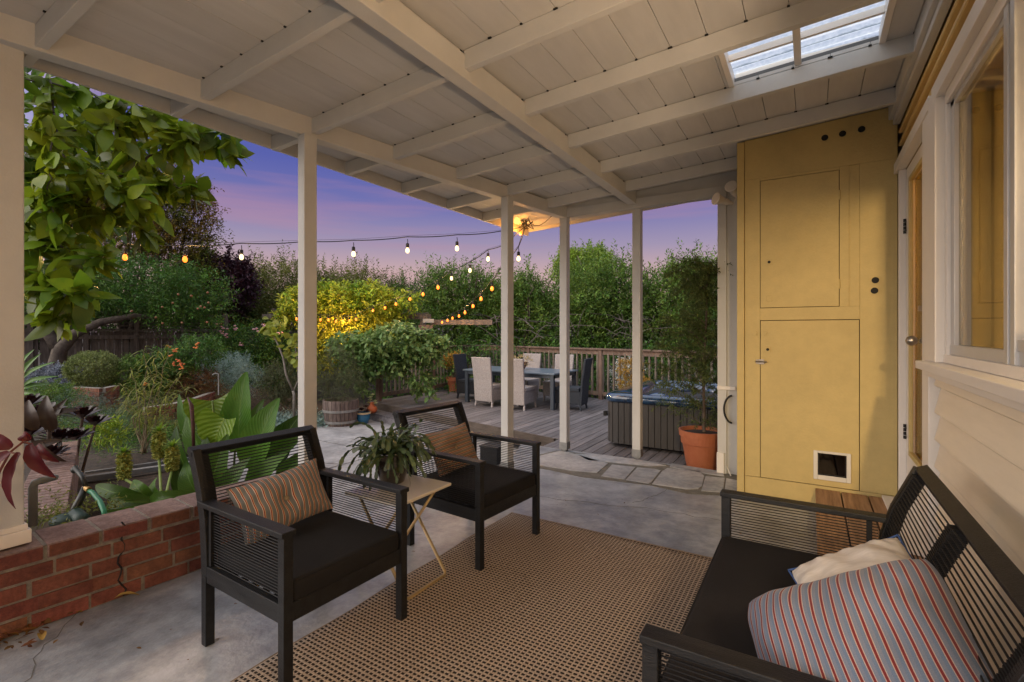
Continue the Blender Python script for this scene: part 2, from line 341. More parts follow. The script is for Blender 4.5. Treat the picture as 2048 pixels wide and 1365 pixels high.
mb = MB(); mb.beam((D0.x-.02, D0.y-.03, -.255), (D1.x+.02, D1.y-.03, -.255), .03, .21); mb.build('riser', mat('riser_board', (.05, .038, .03), .85, .1, 4, .4, 50, col2=(.10, .08, .065), stretch=(1, 1, 5)), dk, world=True)
dirn = (D1-D0).normalized(); nn = Vector((dirn.y, -dirn.x))
mb = MB()
for k in (0, 1): 
    a = D0+nn*(.10+.155*k); b = a+dirn*2.6; mb.beam((a.x, a.y, -.30), (b.x, b.y, -.30), .148, .035)
a = D0+nn*.33; b = a+dirn*2.6; mb.beam((a.x, a.y, -.385), (b.x, b.y, -.385), .03, .13)
a = D0+nn*.03; e2 = D0+nn*.33; mb.beam((a.x, a.y, -.39), (e2.x, e2.y, -.39), .03, .14); mb.build('step', deckm, dk, world=True)
# ---- deck railing
rl = thing('deck_railing', 'weathered wooden balustrade round the far edge of the deck', 'railing', (-8, 11, -.15))
def railrun(A, B, posts):
    A3, B3 = Vector((A.x, A.y, 0)), Vector((B.x, B.y, 0)); L = (B3-A3).length; d = (B3-A3)/L
    m1 = MB(); m1.beam(A3+Vector((0, 0, .965)), B3+Vector((0, 0, .965)), .14, .035); m1.build('handrail', railw, rl, world=True, bevel=.004)
    m1 = MB(); m1.beam(A3+Vector((0, 0, .895)), B3+Vector((0, 0, .895)), .035, .10); m1.beam(A3+Vector((0, 0, -.02)), B3+Vector((0, 0, -.02)), .035, .085); m1.build('cross_rail', railw, rl, world=True)
    m1 = MB(); n_ = int(L/.142)
    for i in range(n_):
        p = A3+d*(.1+i*.142); m1.beam(p+Vector((0, 0, -.03)), p+Vector((0, 0, .88)), .038, .038, up=d)
    m1.build('balusters', oldw, rl, world=True)
    for t in posts:
        p = A3+d*L*t; mp_ = MB(); mp_.beam(p+Vector((0, 0, -.16)), p+Vector((0, 0, .945)), .09, .09, up=d); mp_.build('rail_post', railw, rl, world=True, bevel=.004)
railrun(RL, K, [0.0, .5, 1.0]); railrun(K, RE, [.20, .405, .62, .83])
# ================================================================== patio cover
pc = thing('patio_cover', 'white painted patio roof of rafters, boards and posts with a small skylight', 'patio roof', (-1.6, 3, 0))
zb = lambda X: 2.823+.0556*X                 # underside of the rafters
FX = -3.27; RY = [-1.20, -.55, .11, .76, 1.42, 2.06, 2.70, 3.35, 4.02, 4.68]
SK = dict(x0=-.41, x1=.32, y0=2.795, y1=3.35)
rng = np.random.default_rng(5)
mb = MB(); xs = np.arange(FX+.02, .56, .186)
for i, x in enumerate(xs):
    x1 = x+.1825; z0, z1 = zb(x)+.102, zb(x1)+.102
    spans = [(-2.2, 5.76)]
    if x1 > SK['x0']+.03 and x < SK['x1']-.03: spans = [(-2.2, SK['y0']-.05), (SK['y1']-.0, 5.76)]
    for a, b in spans:
        
        j = rng.uniform(-.0015, .0015); vs = [(x, a, z0+j), (x1, a, z1+j), (x1, b, z1+j), (x, b, z0+j)]; vs += [(p[0], p[1], p[2]+.02) for p in vs]
        mb.add(vs, [(0, 3, 2, 1), (4, 5, 6, 7), (0, 1, 5, 4), (1, 2, 6, 5), (2, 3, 7, 6), (3, 0, 4, 7)])
for (fa, fb_) in ((-.46, -.442), (.353, .4665)):
    mb.box((fa, SK['y0']-.05, zb(fa)+.102), (fb_, SK['y1'], zb(fb_)+.122))
nb0 = len(mb.f)
for x in xs[1:]:
    for y in RY[3:]:
        if y > 4.5 and x > -.52: continue
        q = .005+.004*max(0, rng.normal()*.5+(x+3)/4); mb.box((x-.003-q, y-.009, zb(x)+.096), (x-.003+q, y+.002, zb(x)+.104))
cbo = mb.build('ceiling_boards', boardm, pc, world=True); cbo.data.materials.append(blackhole)
for p_ in cbo.data.polygons[nb0:]: p_.material_index = 1
roofm = mat('roofing_felt', (.12, .12, .12), .9, .1, 4)
mb = MB()
for (xa, xb, ya, yb) in [(FX-.02, SK['x0']-.06, -2.25, 5.8), (SK['x1']+.04, .9, -2.25, 5.8), (SK['x0']-.06, SK['x1']+.04, -2.25, SK['y0']-.07), (SK['x0']-.06, SK['x1']+.04, SK['y1']+.03, 5.8)]:
    vs = [(xa, ya, zb(xa)+.128), (xb, ya, zb(xb)+.128), (xb, yb, zb(xb)+.128), (xa, yb, zb(xa)+.128)]; vs += [(p[0], p[1], p[2]+.03) for p in vs]
    mb.add(vs, [(0, 3, 2, 1), (4, 5, 6, 7), (0, 1, 5, 4), (1, 2, 6, 5), (2, 3, 7, 6), (3, 0, 4, 7)])
mb.build('roof_covering', roofm, pc, world=True)
for y in RY:
    for (xa, xb) in ([(FX, -1.64), (-1.56, .50)] if y < 4.6 else [(FX, -1.64), (-1.56, -.515)]):
        mb = MB(); mb.beam((xa, y+.022, zb(xa)+.05), (xb, y+.022, zb(xb)+.05), .044, .10); mb.build('rafter', white, pc, world=True, bevel=.003)
mb = MB(); mb.box((-1.645, -2, 2.688), (-1.555, 5.03, 2.815)); mb.build('centre_beam', white, pc, world=True, bevel=.004)
E0, E1 = Vector((-3.14, .30, 0)), Vector((-2.40, 5.05, 0)); ed_ = (E1-E0).normalized(); EB = E0-ed_*2.2
zz = lambda v, z: Vector((v.x, v.y, z))
mb = MB(); mb.beam(zz(EB, 2.705), zz(E1, 2.705), .09, .13); mb.build('eave_beam', white, pc, world=True, bevel=.004)
mb = MB(); mb.beam((-2.46, 5.075, 2.70), (-.516, 5.075, 2.70), .09, .10)
vs = [(-2.42, 5.07, 2.745), (-.516, 5.07, 2.745), (-.516, 5.07, zb(-.56)+.1), (-2.42, 5.07, zb(-2.42)+.1)]; vs += [(p[0], p[1]+.02, p[2]) for p in vs]
mb.add(vs, [(0, 1, 2, 3), (7, 6, 5, 4), (0, 4, 5, 1), (1, 5, 6, 2), (2, 6, 7, 3), (3, 7, 4, 0)])
mb.box((-2.40, 5.052, 2.655), (-.516, 5.066, 2.70)); mb.build('header_beam', white, pc, world=True, bevel=.003)
mb = MB(); mb.beam((FX-.012, -2.2, 2.72), (FX-.012, 5.77, 2.72), .02, .13); mb.beam((FX, 5.775, zb(FX)+.10), (.5, 5.775, zb(.5)+.10), .02, .075); mb.build('fascia', white, pc, world=True)
mb = MB(); mb.box((.47, -2, zb(.47)+.0), (.55, 4.345, zb(.47)+.098)); mb.box((.495, -2, zb(.47)-.04), (.535, 4.345, zb(.47)-.001)); mb.build('ledger', white, pc, world=True, bevel=.004)
# skylight: framed opening with corrugated translucent panel
corr = bpy.data.materials.new('skylight_panel'); corr.use_nodes = True; t = corr.node_tree; t.nodes.clear()
o_ = t.nodes.new('ShaderNodeOutputMaterial'); tr = t.nodes.new('ShaderNodeBsdfTranslucent'); tp = t.nodes.new('ShaderNodeBsdfTransparent'); mx = t.nodes.new('ShaderNodeMixShader'); mx.inputs[0].default_value = .12
nz = t.nodes.new('ShaderNodeTexNoise'); nz.inputs['Scale'].default_value = 45; rp = t.nodes.new('ShaderNodeValToRGB'); rp.color_ramp.elements[0].position = .3; rp.color_ramp.elements[0].color = (.62, .70, .75, 1); rp.color_ramp.elements[1].color = (.97, 1, 1, 1)
tco = t.nodes.new('ShaderNodeTexCoord'); t.links.new(tco.outputs['Object'], nz.inputs[0]); t.links.new(nz.outputs[0], rp.inputs[0])
wvt = t.nodes.new('ShaderNodeTexWave'); wvt.bands_direction = 'Y'; wvt.inputs['Scale'].default_value = 2.2; wvt.inputs['Distortion'].default_value = .6; wvt.inputs['Detail Scale'].default_value = 9; t.links.new(tco.outputs['Object'], wvt.inputs[0]); wr_ = t.nodes.new('ShaderNodeValToRGB'); wr_.color_ramp.elements[0].color = (.28, .32, .35, 1); wr_.color_ramp.elements[1].position = .10; t.links.new(wvt.outputs[0], wr_.inputs[0])  # dark wave bands put the shading of the ribs into the panel colour
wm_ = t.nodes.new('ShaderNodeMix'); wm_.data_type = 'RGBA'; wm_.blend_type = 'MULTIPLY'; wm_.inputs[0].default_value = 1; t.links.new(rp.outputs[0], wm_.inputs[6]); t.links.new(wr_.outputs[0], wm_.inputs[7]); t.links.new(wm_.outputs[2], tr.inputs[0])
t.links.new(tr.outputs[0], mx.inputs[1]); t.links.new(tp.outputs[0], mx.inputs[2]); t.links.new(mx.outputs[0], o_.inputs[0])
skt = MB(); x0, x1, y0, y1 = SK['x0'], SK['x1'], SK['y0']-.05, SK['y1']
for (a, b) in [((x0-.03, y0), (x0, y1)), ((x1, y0), (x1+.03, y1))]:
    skt.box((a[0], a[1], zb(a[0])+.095), (b[0], b[1], zb(b[0])+.165))
skt.box((x0, y1+.045, zb(x0)+.10), (x1, y1+.07, zb(x1)+.165)); skt.box((x0, y0-.03, zb(x0)+.08), (x1, y0, zb(x1)+.165))
skf = skt.build('skylight_frame', trimw, pc, world=True)
mb = MB(); xm = (x0+x1)/2-.02; mb.box((xm-.018, y0, zb(xm)+.115), (xm+.018, y1+.045, zb(xm)+.15)); mb.beam((x0, y0+.36, zb(x0)+.15), (x1, y0+.36, zb(x1)+.15), .02, .035); mb.build('muntin', trimw, skf, world=True)
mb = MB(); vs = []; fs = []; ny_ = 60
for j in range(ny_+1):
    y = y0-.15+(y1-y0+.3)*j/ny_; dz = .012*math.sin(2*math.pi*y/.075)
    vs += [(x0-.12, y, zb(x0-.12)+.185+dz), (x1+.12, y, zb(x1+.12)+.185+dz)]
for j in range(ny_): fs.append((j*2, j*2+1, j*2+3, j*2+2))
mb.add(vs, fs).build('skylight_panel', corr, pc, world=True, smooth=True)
# posts
def post(x, y, z0, z1, w=.088, rot=0.0, br=True):
    M = Matrix.Translation((x, y, 0)) @ Matrix.Rotation(rot, 4, 'Z')
    m1 = MB(); m1.box((-w/2, -w/2, z0+.028), (w/2, w/2, z1), M); p_ = m1.build('post', white, pc, world=True, bevel=.005)
    if br:
        m2 = MB(); m2.box((-w/2-.003, -w/2-.003, z0+.02), (w/2+.003, w/2+.003, z0+.10), M)
        m2.box((-w/2+.015, -w/2+.015, z0), (w/2-.015, w/2-.015, z0+.02), M); m2.build('post_bracket', galv, p_, world=True)
    return p_
er = math.atan2(-(E1-E0).x, (E1-E0).y)
post(-1.578, 5.14, 0, 2.66); post(-2.388, 5.045, 0, 2.65); post(-2.495, 3.985, 0, 2.645, rot=er); post(-2.838, 2.042, 0, 2.645, rot=er)
# left pillar standing on the brick planter
m1 = MB(); m1.box((-3.42, .30, .42), (-3.09, .742, 2.66)); pl = m1.build('pillar', white, pc, world=True, bevel=.006)
m1 = MB(); m1.box((-3.44, .28, .378), (-3.07, .762, .44)); m1.box((-3.43, .29, .44), (-3.08, .752, .465)); m1.build('base_trim', trimw, pl, world=True, bevel=.004)
# ================================================================== brick planter wall
bw = thing('brick_planter_wall', 'low red brick planter wall with a dark crack under the left pillar', 'brick wall', (-3, 1, 0))
A, B = Vector((-3.16, -1.2, 0)), Vector((-2.91, 1.95, 0)); dv = (B-A).normalized(); nv = Vector((-dv.y, dv.x, 0)); Lw = (B-A).length; rng = np.random.default_rng(8)
mo = MB(); mo.beam(A+nv*.133+Vector((0, 0, .18)), B+nv*.133+Vector((0, 0, .18)), .252, .372); mo.build('mortar', mortar, bw, world=True)
br = MB(); bt = MB()
def wb(mbx, s0, s1, z0, z1, d0=0.0, d1=.262):
    j = rng.uniform(-.003, .003, 6); a = A+dv*(s0+.007+j[0]); b = A+dv*(s1-.007+j[1]); 
    vs = [a+nv*(d0+j[2]), b+nv*(d0+j[3]), b+nv*d1, a+nv*d1]; vs = [zz(v, z0+.006+j[4]) for v in vs]+[zz(v, z1-.005+j[5]*.3) for v in vs]
    mbx.add(vs, [(0, 3, 2, 1), (4, 5, 6, 7), (0, 1, 5, 4), (1, 2, 6, 5), (2, 3, 7, 6), (3, 0, 4, 7)])
for c in range(4):
    s = -.1*(c % 2); z = c*.074
    while s < Lw: wb(br, max(s, 0), min(s+.213, Lw), z, z+.072); s += .213 if rng.random() > .22 else .12
s = 0
while s < Lw-.05: wb(bt, s, min(s+.20, Lw), .30, .375); s += .20
br.build('bricks', brickm, bw, world=True, bevel=.004); o = bt.build('cap_bricks', brickt, bw, world=True, bevel=.004)
# front face of the cap course is red like the courses below: second thin row set proud
s = 0; fb = MB(); rng = np.random.default_rng(11)
while s < Lw-.05: wb(fb, s+.006, min(s+.20, Lw)-.006, .304, .368, -.004, .02); s += .20
fb.build('cap_fronts', brickm, bw, world=True)
ck = MB(); pts = []
for i in range(14):
    z = .385-i*.029; s = 2.28+.012*math.sin(i*1.7)+.01*math.sin(i*.6); pts.append(A+dv*s+nv*.0005+Vector((0, 0, z)))
ck.tube(pts, .0042, 5); ck.build('crack', blackhole, bw, world=True)
# wall return running away into the garden
rt = MB(); rtm = MB(); R0, R1 = Vector((-3.75, .95, 0)), Vector((-6.1, 1.72, 0)); dr = (R1-R0).normalized(); nr = Vector((-dr.y, dr.x, 0))
rtm.beam(R0+Vector((0, 0, -.08)), R1+Vector((0, 0, -.08)), .235, .72); rtm.build('return_mortar', mortar, bw, world=True)
s = 0; Lr = (R1-R0).length
while s < Lr:
    a = R0+dr*(s+.005); b = R0+dr*(s+.068); rt.beam(zz(a, .25), zz(b, .25), .25, .09); s += .075
for c in range(6):
    s = -.1*(c % 2)
    while s < Lr: a = R0+dr*(max(s, 0)+.005); b = R0+dr*(min(s+.2, Lr)-.005); rt.beam(zz(a, .165-c*.074), zz(b, .165-c*.074), .25, .062); s += .21
rt.build('return_bricks', brickt, bw, world=True, bevel=.004)
# ================================================================== house wall with window and door
hw = thing('house_wall', 'cream clapboard house wall with aluminium window and glazed back door', 'house wall', (.55, 1, 0))
wm = MB()
for a, b in [((.556, -6, -.3), (.76, 3.40, 1.20)), ((.556, -6, 2.46), (.76, 4.67, 2.965)), ((.556, -6, 1.20), (.76, -1.7, 2.46)), ((.556, 3.04, 1.20), (.76, 3.42, 2.46)), ((.556, 3.40, -.3), (.76, 4.67, .17)), ((.556, 4.24, .17), (.76, 4.67, 2.46))]: wm.box(a, b)
wm.build('wall_core', mat('wall_core', (.45, .36, .2), .8), hw, world=True)
def clap(y0, y1, zs, h, d=.032):
    m1 = MB()
    for z in zs:
        prof = [(-.002, z-.001), (-d*.82, z-.001), (-d, z+.005), (-d*.98, z+.014), (-d*.66, z+h*.42), (-d*.36, z+h*.8), (-.001, z+h+.002)]
        n = len(prof); vs = [(.556+x, y0, zz_) for x, zz_ in prof]+[(.556+x, y1, zz_) for x, zz_ in prof]
        m1.add(vs, [tuple(range(n)), tuple(range(2*n-1, n-1, -1))]+[(i, n+i, n+i+1, i+1) for i in range(n-1)])
    return m1
clap(-6, 3.165, [1.08-.135*k for k in range(0, 9)], .135).build('siding', sidm, hw, world=True)
clap(-6, 4.345, [2.565, 2.655, 2.745], .09, .03).build('siding', mat('upper_siding', (.64, .46, .19), .5, .03), hw, world=True)
m1 = MB(); m1.box((.505, 3.19, .16), (.556, 3.345, 2.50)); m1.box((.515, 3.345, .16), (.60, 3.42, 2.46)); m1.box((.515, 4.24, .16), (.60, 4.275, 2.46)); m1.box((.535, 4.275, .0), (.556, 4.345, 2.46)); m1.box((.50, 3.165, 2.46), (.555, 4.345, 2.53))
m1.box((.512, -6, 2.505), (.5555, 3.165, 2.56)); m1.build('door_casing', trimw, hw, world=True, bevel=.003)
m1 = MB(); m1.box((.43, 3.30, .172), (.60, 4.33, .19)); m1.build('door_sill', trimw, hw, world=True, bevel=.003)
# door
dr_ = MB()
dr_.box((.555, 3.42, .18), (.60, 3.60, 2.455)); dr_.box((.555, 4.07, .19), (.60, 4.235, 2.455)); dr_.box((.555, 3.60, .19), (.60, 4.07, .56)); dr_.box((.555, 3.60, 2.34), (.60, 4.07, 2.455))
door = dr_.build('door', trimw, hw, world=True, bevel=.004)
m1 = MB()
for a, b in [((.545, 4.05, .54), (.566, 4.08, 2.36)), ((.545, 3.59, .54), (.566, 3.62, 2.36)), ((.545, 3.62, .54), (.566, 4.05, .57)), ((.545, 3.62, 2.33), (.566, 4.05, 2.36))]: m1.box(a, b)
m1.build('glass_bead', yellow, door, world=True, bevel=.003)
m1 = MB(); m1.box((.575, 3.62, .56), (.579, 4.065, 2.34)); m1.build('door_glass', glass, door, world=True)
m1 = MB(); m1.tube([(.556, 3.50, 1.30), (.515, 3.50, 1.30)], [.028, .012], 16); m1.sphere((.482, 3.50, 1.30), .028, 20, 14); m1.build('door_knob', brass, door, world=True, smooth=True)
m1 = MB(); m1.tube([(.556, 3.50, 1.48), (.535, 3.50, 1.48)], .026, 16); m1.box((.51, 3.494, 1.465), (.536, 3.506, 1.495)); m1.build('deadbolt', brass, door, world=True)
for z in (.62, 2.02):
    m1 = MB(); [m1.tube([(.548, 4.238, z+i*.026), (.548, 4.238, z+i*.026+.022)], .009, 8) for i in range(4)]; m1.box((.548, 4.21, z+.01), (.553, 4.25, z+.022)); m1.box((.548, 4.21, z+.07), (.553, 4.25, z+.082)); m1.build('hinge', bmet, door, world=True)
# curtain behind the door glass
warmcl = mat('curtain_cloth', (.78, .60, .26), .9, .05, 8, transl=.35)
m1 = MB(); vs = []; n_ = 80
for i in range(n_+1):
    y = 3.5+.9*i/n_; x = .655+.014*math.sin(i*.9)+.006*math.sin(i*2.3); vs += [(x, y, .30), (x, y, 2.42)]
m1.add(vs, [(2*i, 2*i+2, 2*i+3, 2*i+1) for i in range(n_)]).build('door_curtain', warmcl, hw, world=True, smooth=True)
# window
wf = MB(); wf.box((.50, 3.01, 1.205), (.60, 3.165, 2.50)); wf.box((.535, 2.965, 1.22), (.60, 3.01, 2.455)); wf.box((.50, -1.7, 2.455), (.60, 3.01, 2.50)); wf.box((.53, -1.7, 2.40), (.60, 2.965, 2.455)); wf.box((.53, -1.7, 1.205), (.60, 3.01, 1.245))
win = wf.build('window', trimw, hw, world=True, bevel=.003)
m1 = MB(); m1.box((.455, -1.75, 1.165), (.556, 3.20, 1.204)); m1.box((.49, -1.75, 1.13), (.556, 3.19, 1.164)); m1.build('sill', trimw, win, world=True, bevel=.004)
m1 = MB()
for y in (2.09,): 
    m1.box((.535, y, 1.245), (.575, y+.038, 2.40)); m1.box((.548, y+.038, 1.245), (.585, y+.062, 2.40)); m1.box((.535, y+.062, 1.245), (.575, y+.10, 2.40)); m1.box((.55, y+.10, 1.245), (.58, y+.125, 2.40))
m1.box((.548, 2.90, 1.245), (.58, 2.965, 2.40)); m1.box((.545, -1.7, 1.245), (.585, 2.965, 1.29)); m1.box((.54, 1.30, 1.29), (.585, 2.09, 1.325)); m1.box((.548, -1.7, 2.375), (.58, 2.965, 2.40))
m1.build('sash', alum, win, world=True, bevel=.002)
m1 = MB(); m1.box((.564, 2.22, 1.29), (.567, 2.9, 2.375)); m1.build('pane', glass, win, world=True); m1 = MB(); m1.box((.564, 1.30, 1.32), (.567, 2.09, 2.375)); m1.build('pane', glass, win, world=True)
m1 = MB(); m1.box((.62, 2.955, 1.205), (.66, 3.035, 2.455)); m1.box((.70, 2.99, 1.22), (.76, 3.035, 2.455)); m1.box((.80, 2.80, 1.205), (.84, 2.99, 2.455)); m1.box((.60, 2.90, 1.205), (.78, 3.04, 1.235)); m1.build('reveal', yellow, win, world=True, bevel=.003)
m1 = MB(); vs = []; n_ = 60
for i in range(n_+1):
    y = 1.75+.75*i/n_; x = .80+.014*math.sin(i*1.1); vs += [(x, y, 1.15), (x, y, 2.45)]
m1.add(vs, [(2*i, 2*i+2, 2*i+3, 2*i+1) for i in range(n_)]).build('window_curtain', warmcl, hw, world=True, smooth=True)
room = mat('room_plaster', (.62, .50, .30), .8, .03)
m1 = MB(); m1.box((4.0, -6, -.2), (4.1, 4.75, 3.0)); m1.box((.77, 4.68, -.2), (4.0, 4.78, 3.0)); m1.box((.77, -6.1, -.2), (4.0, -6.0, 3.0)); m1.box((.76, -6, .05), (4.0, 4.68, .12)); m1.box((.76, -6, 2.75), (4.0, 4.68, 2.82))
m1.build('room_shell', room, hw, world=True)
def lamp(name, loc, w, col, r):
    l = bpy.data.lights.new(name, 'POINT'); l.energy = w; l.color = col; l.shadow_soft_size = r; o = bpy.data.objects.new(name, l); sc.collection.objects.link(o); o.location = loc; return o
sp = bpy.data.lights.new('room_spot', 'SPOT'); sp.energy = 360; sp.color = (1, .70, .34); sp.shadow_soft_size = .05; sp.spot_size = rad(34); sp.spot_blend = .5
spo = bpy.data.objects.new('room_spot', sp); sc.collection.objects.link(spo); spo.location = (.665, -1.15, 2.406); spo.rotation_euler = (Vector((.665, -1.15, 2.406))-Vector((.10, 4.35, 1.1))).to_track_quat('Z', 'Y').to_euler()
lamp('curtain_fill_lamp', (1.5, 3.5, 1.9), 110, (1, .66, .28), .12)  # unseen fill lamp, added indoors to light the door curtain
lamp('low_fill_lamp', (1.15, .3, .98), 215, (1, .71, .45), .15)  # unseen fill lamp, added low indoors to warm the patio ceiling and beams
lamp('high_fill_lamp', (1.25, -.2, 2.38), 85, (1, .72, .46), .12)  # unseen fill lamp, added high indoors to light the rug and pillows
# ================================================================== storage closet
cl = thing('storage_closet', 'yellow plywood closet with two plain doors, round vents and a cat flap', 'closet', (0, 5.2, 0))
YC = 4.35
m1 = MB(); vs = [(-.495, YC+.015, 0), (.515, YC+.015, 0), (.515, YC+.015, zb(.515)+.097), (-.495, YC+.015, zb(-.495)+.097)]; vs += [(p[0], 6.3, p[2]) for p in vs]
m1.add(vs, [(0, 1, 2, 3), (7, 6, 5, 4), (0, 4, 5, 1), (1, 5, 6, 2), (2, 6, 7, 3), (3, 7, 4, 0)]); m1.build('closet_body', mat('closet_gap', (.05, .035, .02), .9), cl, world=True)
def tile(name, r, y0, g=.0028):
    a, z0, b, z1 = r; m1 = MB(); m1.box((a+g, y0, z0+g), (b-g, YC+.014, z1-g)); return m1.build(name, yellow, cl, world=True, bevel=.0015)
m1 = MB()
vs = [(-.455, YC, 2.575), (.521, YC, 2.575), (.521, YC, zb(.52)+.095), (-.455, YC, zb(-.455)+.095)]; vs += [(p[0], YC+.014, p[2]) for p in vs]
m1.add(vs, [(0, 1, 2, 3), (7, 6, 5, 4), (0, 4, 5, 1), (1, 5, 6, 2), (2, 6, 7, 3), (3, 7, 4, 0)])
for (a, z0, b, z1) in [(-.455, .19, -.3455, 2.574), (-.455, 0, .521, .187), (.305, .19, .521, 2.574), (-.345, 1.442, .3045, 1.5375), (.1825, 1.538, .24, 2.574), (-.345, 2.553, .182, 2.574)]: m1.box((a, YC, z0), (b, YC+.014, z1))
m1.box((.2405, YC+.008, 1.538), (.3045, YC+.0145, 2.574)); m1.build('front_panel', yellow, cl, world=True, bevel=.001)
m1 = MB(); m1.box((-.512, YC-.012, 0), (-.458, YC+.014, zb(-.51)+.09)); m1.box((-.512, YC+.014, 0), (-.4955, 6.3, zb(-.51)+.085)); m1.build('corner_board', yellow, cl, world=True, bevel=.003)
ud = tile('upper_door', (-.345, 1.538, .182, 2.5525), YC-.002, .0036); ld_ = tile('lower_door', (-.3455, .188, .305, 1.4415), YC-.002, .0048)
def lockp(x, z, par):
    m1 = MB(); m1.box((x-.020, YC-.007, z-.022), (x+.020, YC-.0015, z+.022)); l_ = m1.build('lock_plate', yellow, par, world=True, bevel=.002)
    m1 = MB(); m1.disc_x((x, YC-.007, z), .011, .004, 14); m1.build('keyhole', blackhole, l_, world=True)
lockp(-.28, 1.90, ud); lockp(-.29, 1.21, ld_)
m1 = MB(); m1.box((-.30, YC-.006, 1.59), (-.26, YC-.0015, 1.635)); m1.build('patch_plate', yellow, ud, world=True, bevel=.002)
m1 = MB(); m1.disc_x((-.318, YC-.002, 1.34), .020, .010, 16); m1.build('turn_button', yellow, ld_, world=True)
m1 = MB(); m1.disc_x((-.385, YC, 1.34), .020, .010, 16); m1.build('turn_button', yellow, cl, world=True)
m1 = MB(); m1.box((-.372, YC-.014, 1.095), (-.36, YC-.001, 1.128)); m1.box((-.356, YC-.014, 1.092), (-.315, YC-.002, 1.131)); m1.tube([(-.376, YC-.02, 1.112), (-.295, YC-.02, 1.112)], .006, 8); m1.tube([(-.31, YC-.018, 1.112), (-.31, YC-.032, 1.10)], .004, 6); m1.build('barrel_bolt', brass, ld_, world=True)
for z in (2.33, 1.67):
    m1 = MB(); m1.tube([(.183, YC-.006, z), (.183, YC-.006, z+.07)], .005, 8); m1.box((.176, YC-.0035, z+.01), (.190, YC-.001, z+.06)); m1.build('hinge', yellow, ud, world=True)
for (x, z) in [(.090, 2.805), (.200, 2.812), (.315, 2.82), (.395, 1.72), (.39, 1.645)]:
    m1 = MB(); m1.disc_x((x, YC, z), .030, .006, 24); v_ = m1.build('vent', yellow, cl, world=True)
    m1 = MB(); m1.disc_x((x, YC-.0065, z), .0225, .003, 24); m1.build('vent_screen', blackhole, v_, world=True)
m1 = MB(); X0_, X1_, Z0_, Z1_ = .018, .252, .238, .455; w_ = .028
for a in [((X0_, YC-.016, Z0_), (X0_+w_, YC-.002, Z1_)), ((X1_-w_, YC-.016, Z0_), (X1_, YC-.002, Z1_)), ((X0_+w_, YC-.016, Z0_), (X1_-w_, YC-.002, Z0_+.036)), ((X0_+w_, YC-.016, Z1_-.018), (X1_-w_, YC-.002, Z1_))]: m1.box(*a)
cf = m1.build('cat_flap', plast, ld_, world=True, bevel=.004)
m1 = MB(); m1.box((X0_+w_+.001, YC-.010, Z0_+.036), (X1_-w_-.001, YC-.003, Z1_-.019)); m1.build('flap', glassmat('smoked_flap', (.02, .02, .02), 1.6), cf, world=True)
m1 = MB()
for a in [((X0_+w_, YC-.0155, Z0_+.036), (X0_+w_+.008, YC-.010, Z1_-.018)), ((X1_-w_-.008, YC-.0155, Z0_+.036), (X1_-w_, YC-.010, Z1_-.018)), ((X0_+w_+.008, YC-.0155, Z0_+.036), (X1_-w_-.008, YC-.010, Z0_+.045))]: m1.box(*a)
m1.build('gasket', bmet, cf, world=True)
# wooden doorstep
ws = thing('wooden_doorstep', 'low cedar plank doorstep below the back door', 'step', (.3, 3.8, 0))
m1 = MB()
for i in range(3): m1.box((.03+i*.163, 2.75, .135), (.03+i*.163+.154, 4.335, .170))
m1.build('planks', stepw, ws, world=True, bevel=.003)
m1 = MB(); m1.box((.045, 2.77, 0), (.07, 4.335, .1345)); m1.box((.07, 2.77, 0), (.48, 2.80, .1345)); m1.build('riser', stepw, ws, world=True)
# white corner post with ledge, hose hoop
cp = thing('corner_post', 'white painted post and narrow wall panel left of the yellow closet', 'post', (-.66, 5.05, 0))
m1 = MB(); m1.box((-.76, 5.00, 0), (-.68, 5.07, 2.68)); m1.box((-.68, 5.02, 0), (-.52, 5.045, 2.68)); m1.build('panel', white, cp, world=True, bevel=.003)
m1 = MB(); m1.box((-.762, 4.985, .80), (-.60, 5.0, .835)); m1.box((-.765, 4.985, 0), (-.70, 5.0, .20)); m1.build('ledge', trimw, cp, world=True, bevel=.003)
m1 = MB(); pts = [(-.625+.075*math.cos(a)*-1, 4.985, .62+.13*math.sin(a)) for a in np.linspace(-1.5, 1.5, 16)]; m1.tube(pts, .009, 8)
tag(m1.build('grab_handle', bmet, None), 'curved dark handle on the white post beside the closet', 'handle')
m1 = MB(); m1.tube([PZ(1463, 950, .01)+Vector((0, -.04, 0)), P(1452, 930, 4.66), P(1451, 905, 4.66), P(1462, 888, 4.62), P(1468, 882, 4.62)], .006, 6); tag(m1.build('white_cable', plast, None), 'white cable looping down behind the terracotta pot', 'cable')
fl = thing('flood_light', 'white twin floodlight at the top of the white corner post', 'floodlight', tuple(P(1462, 400, 4.62)))
for (a, b) in [(P(1466, 408, 4.62), P(1425, 396, 4.55)), (P(1474, 396, 4.6), P(1466, 380, 4.50))]:
    d = (b-a).normalized(); m1 = MB(); m1.tube([a, a+d*.05, a+d*.06, a+d*.14, a+d*.20, a+d*.205], [.016, .02, .028, .036, .058, .050], 16); m1.build('lamp_head', trimw, fl, world=True, smooth=False)
m1 = MB(); m1.tube([P(1476, 425, 4.62), P(1466, 408, 4.62), P(1474, 396, 4.6)], .015, 8); m1.build('bracket', trimw, fl, world=True)
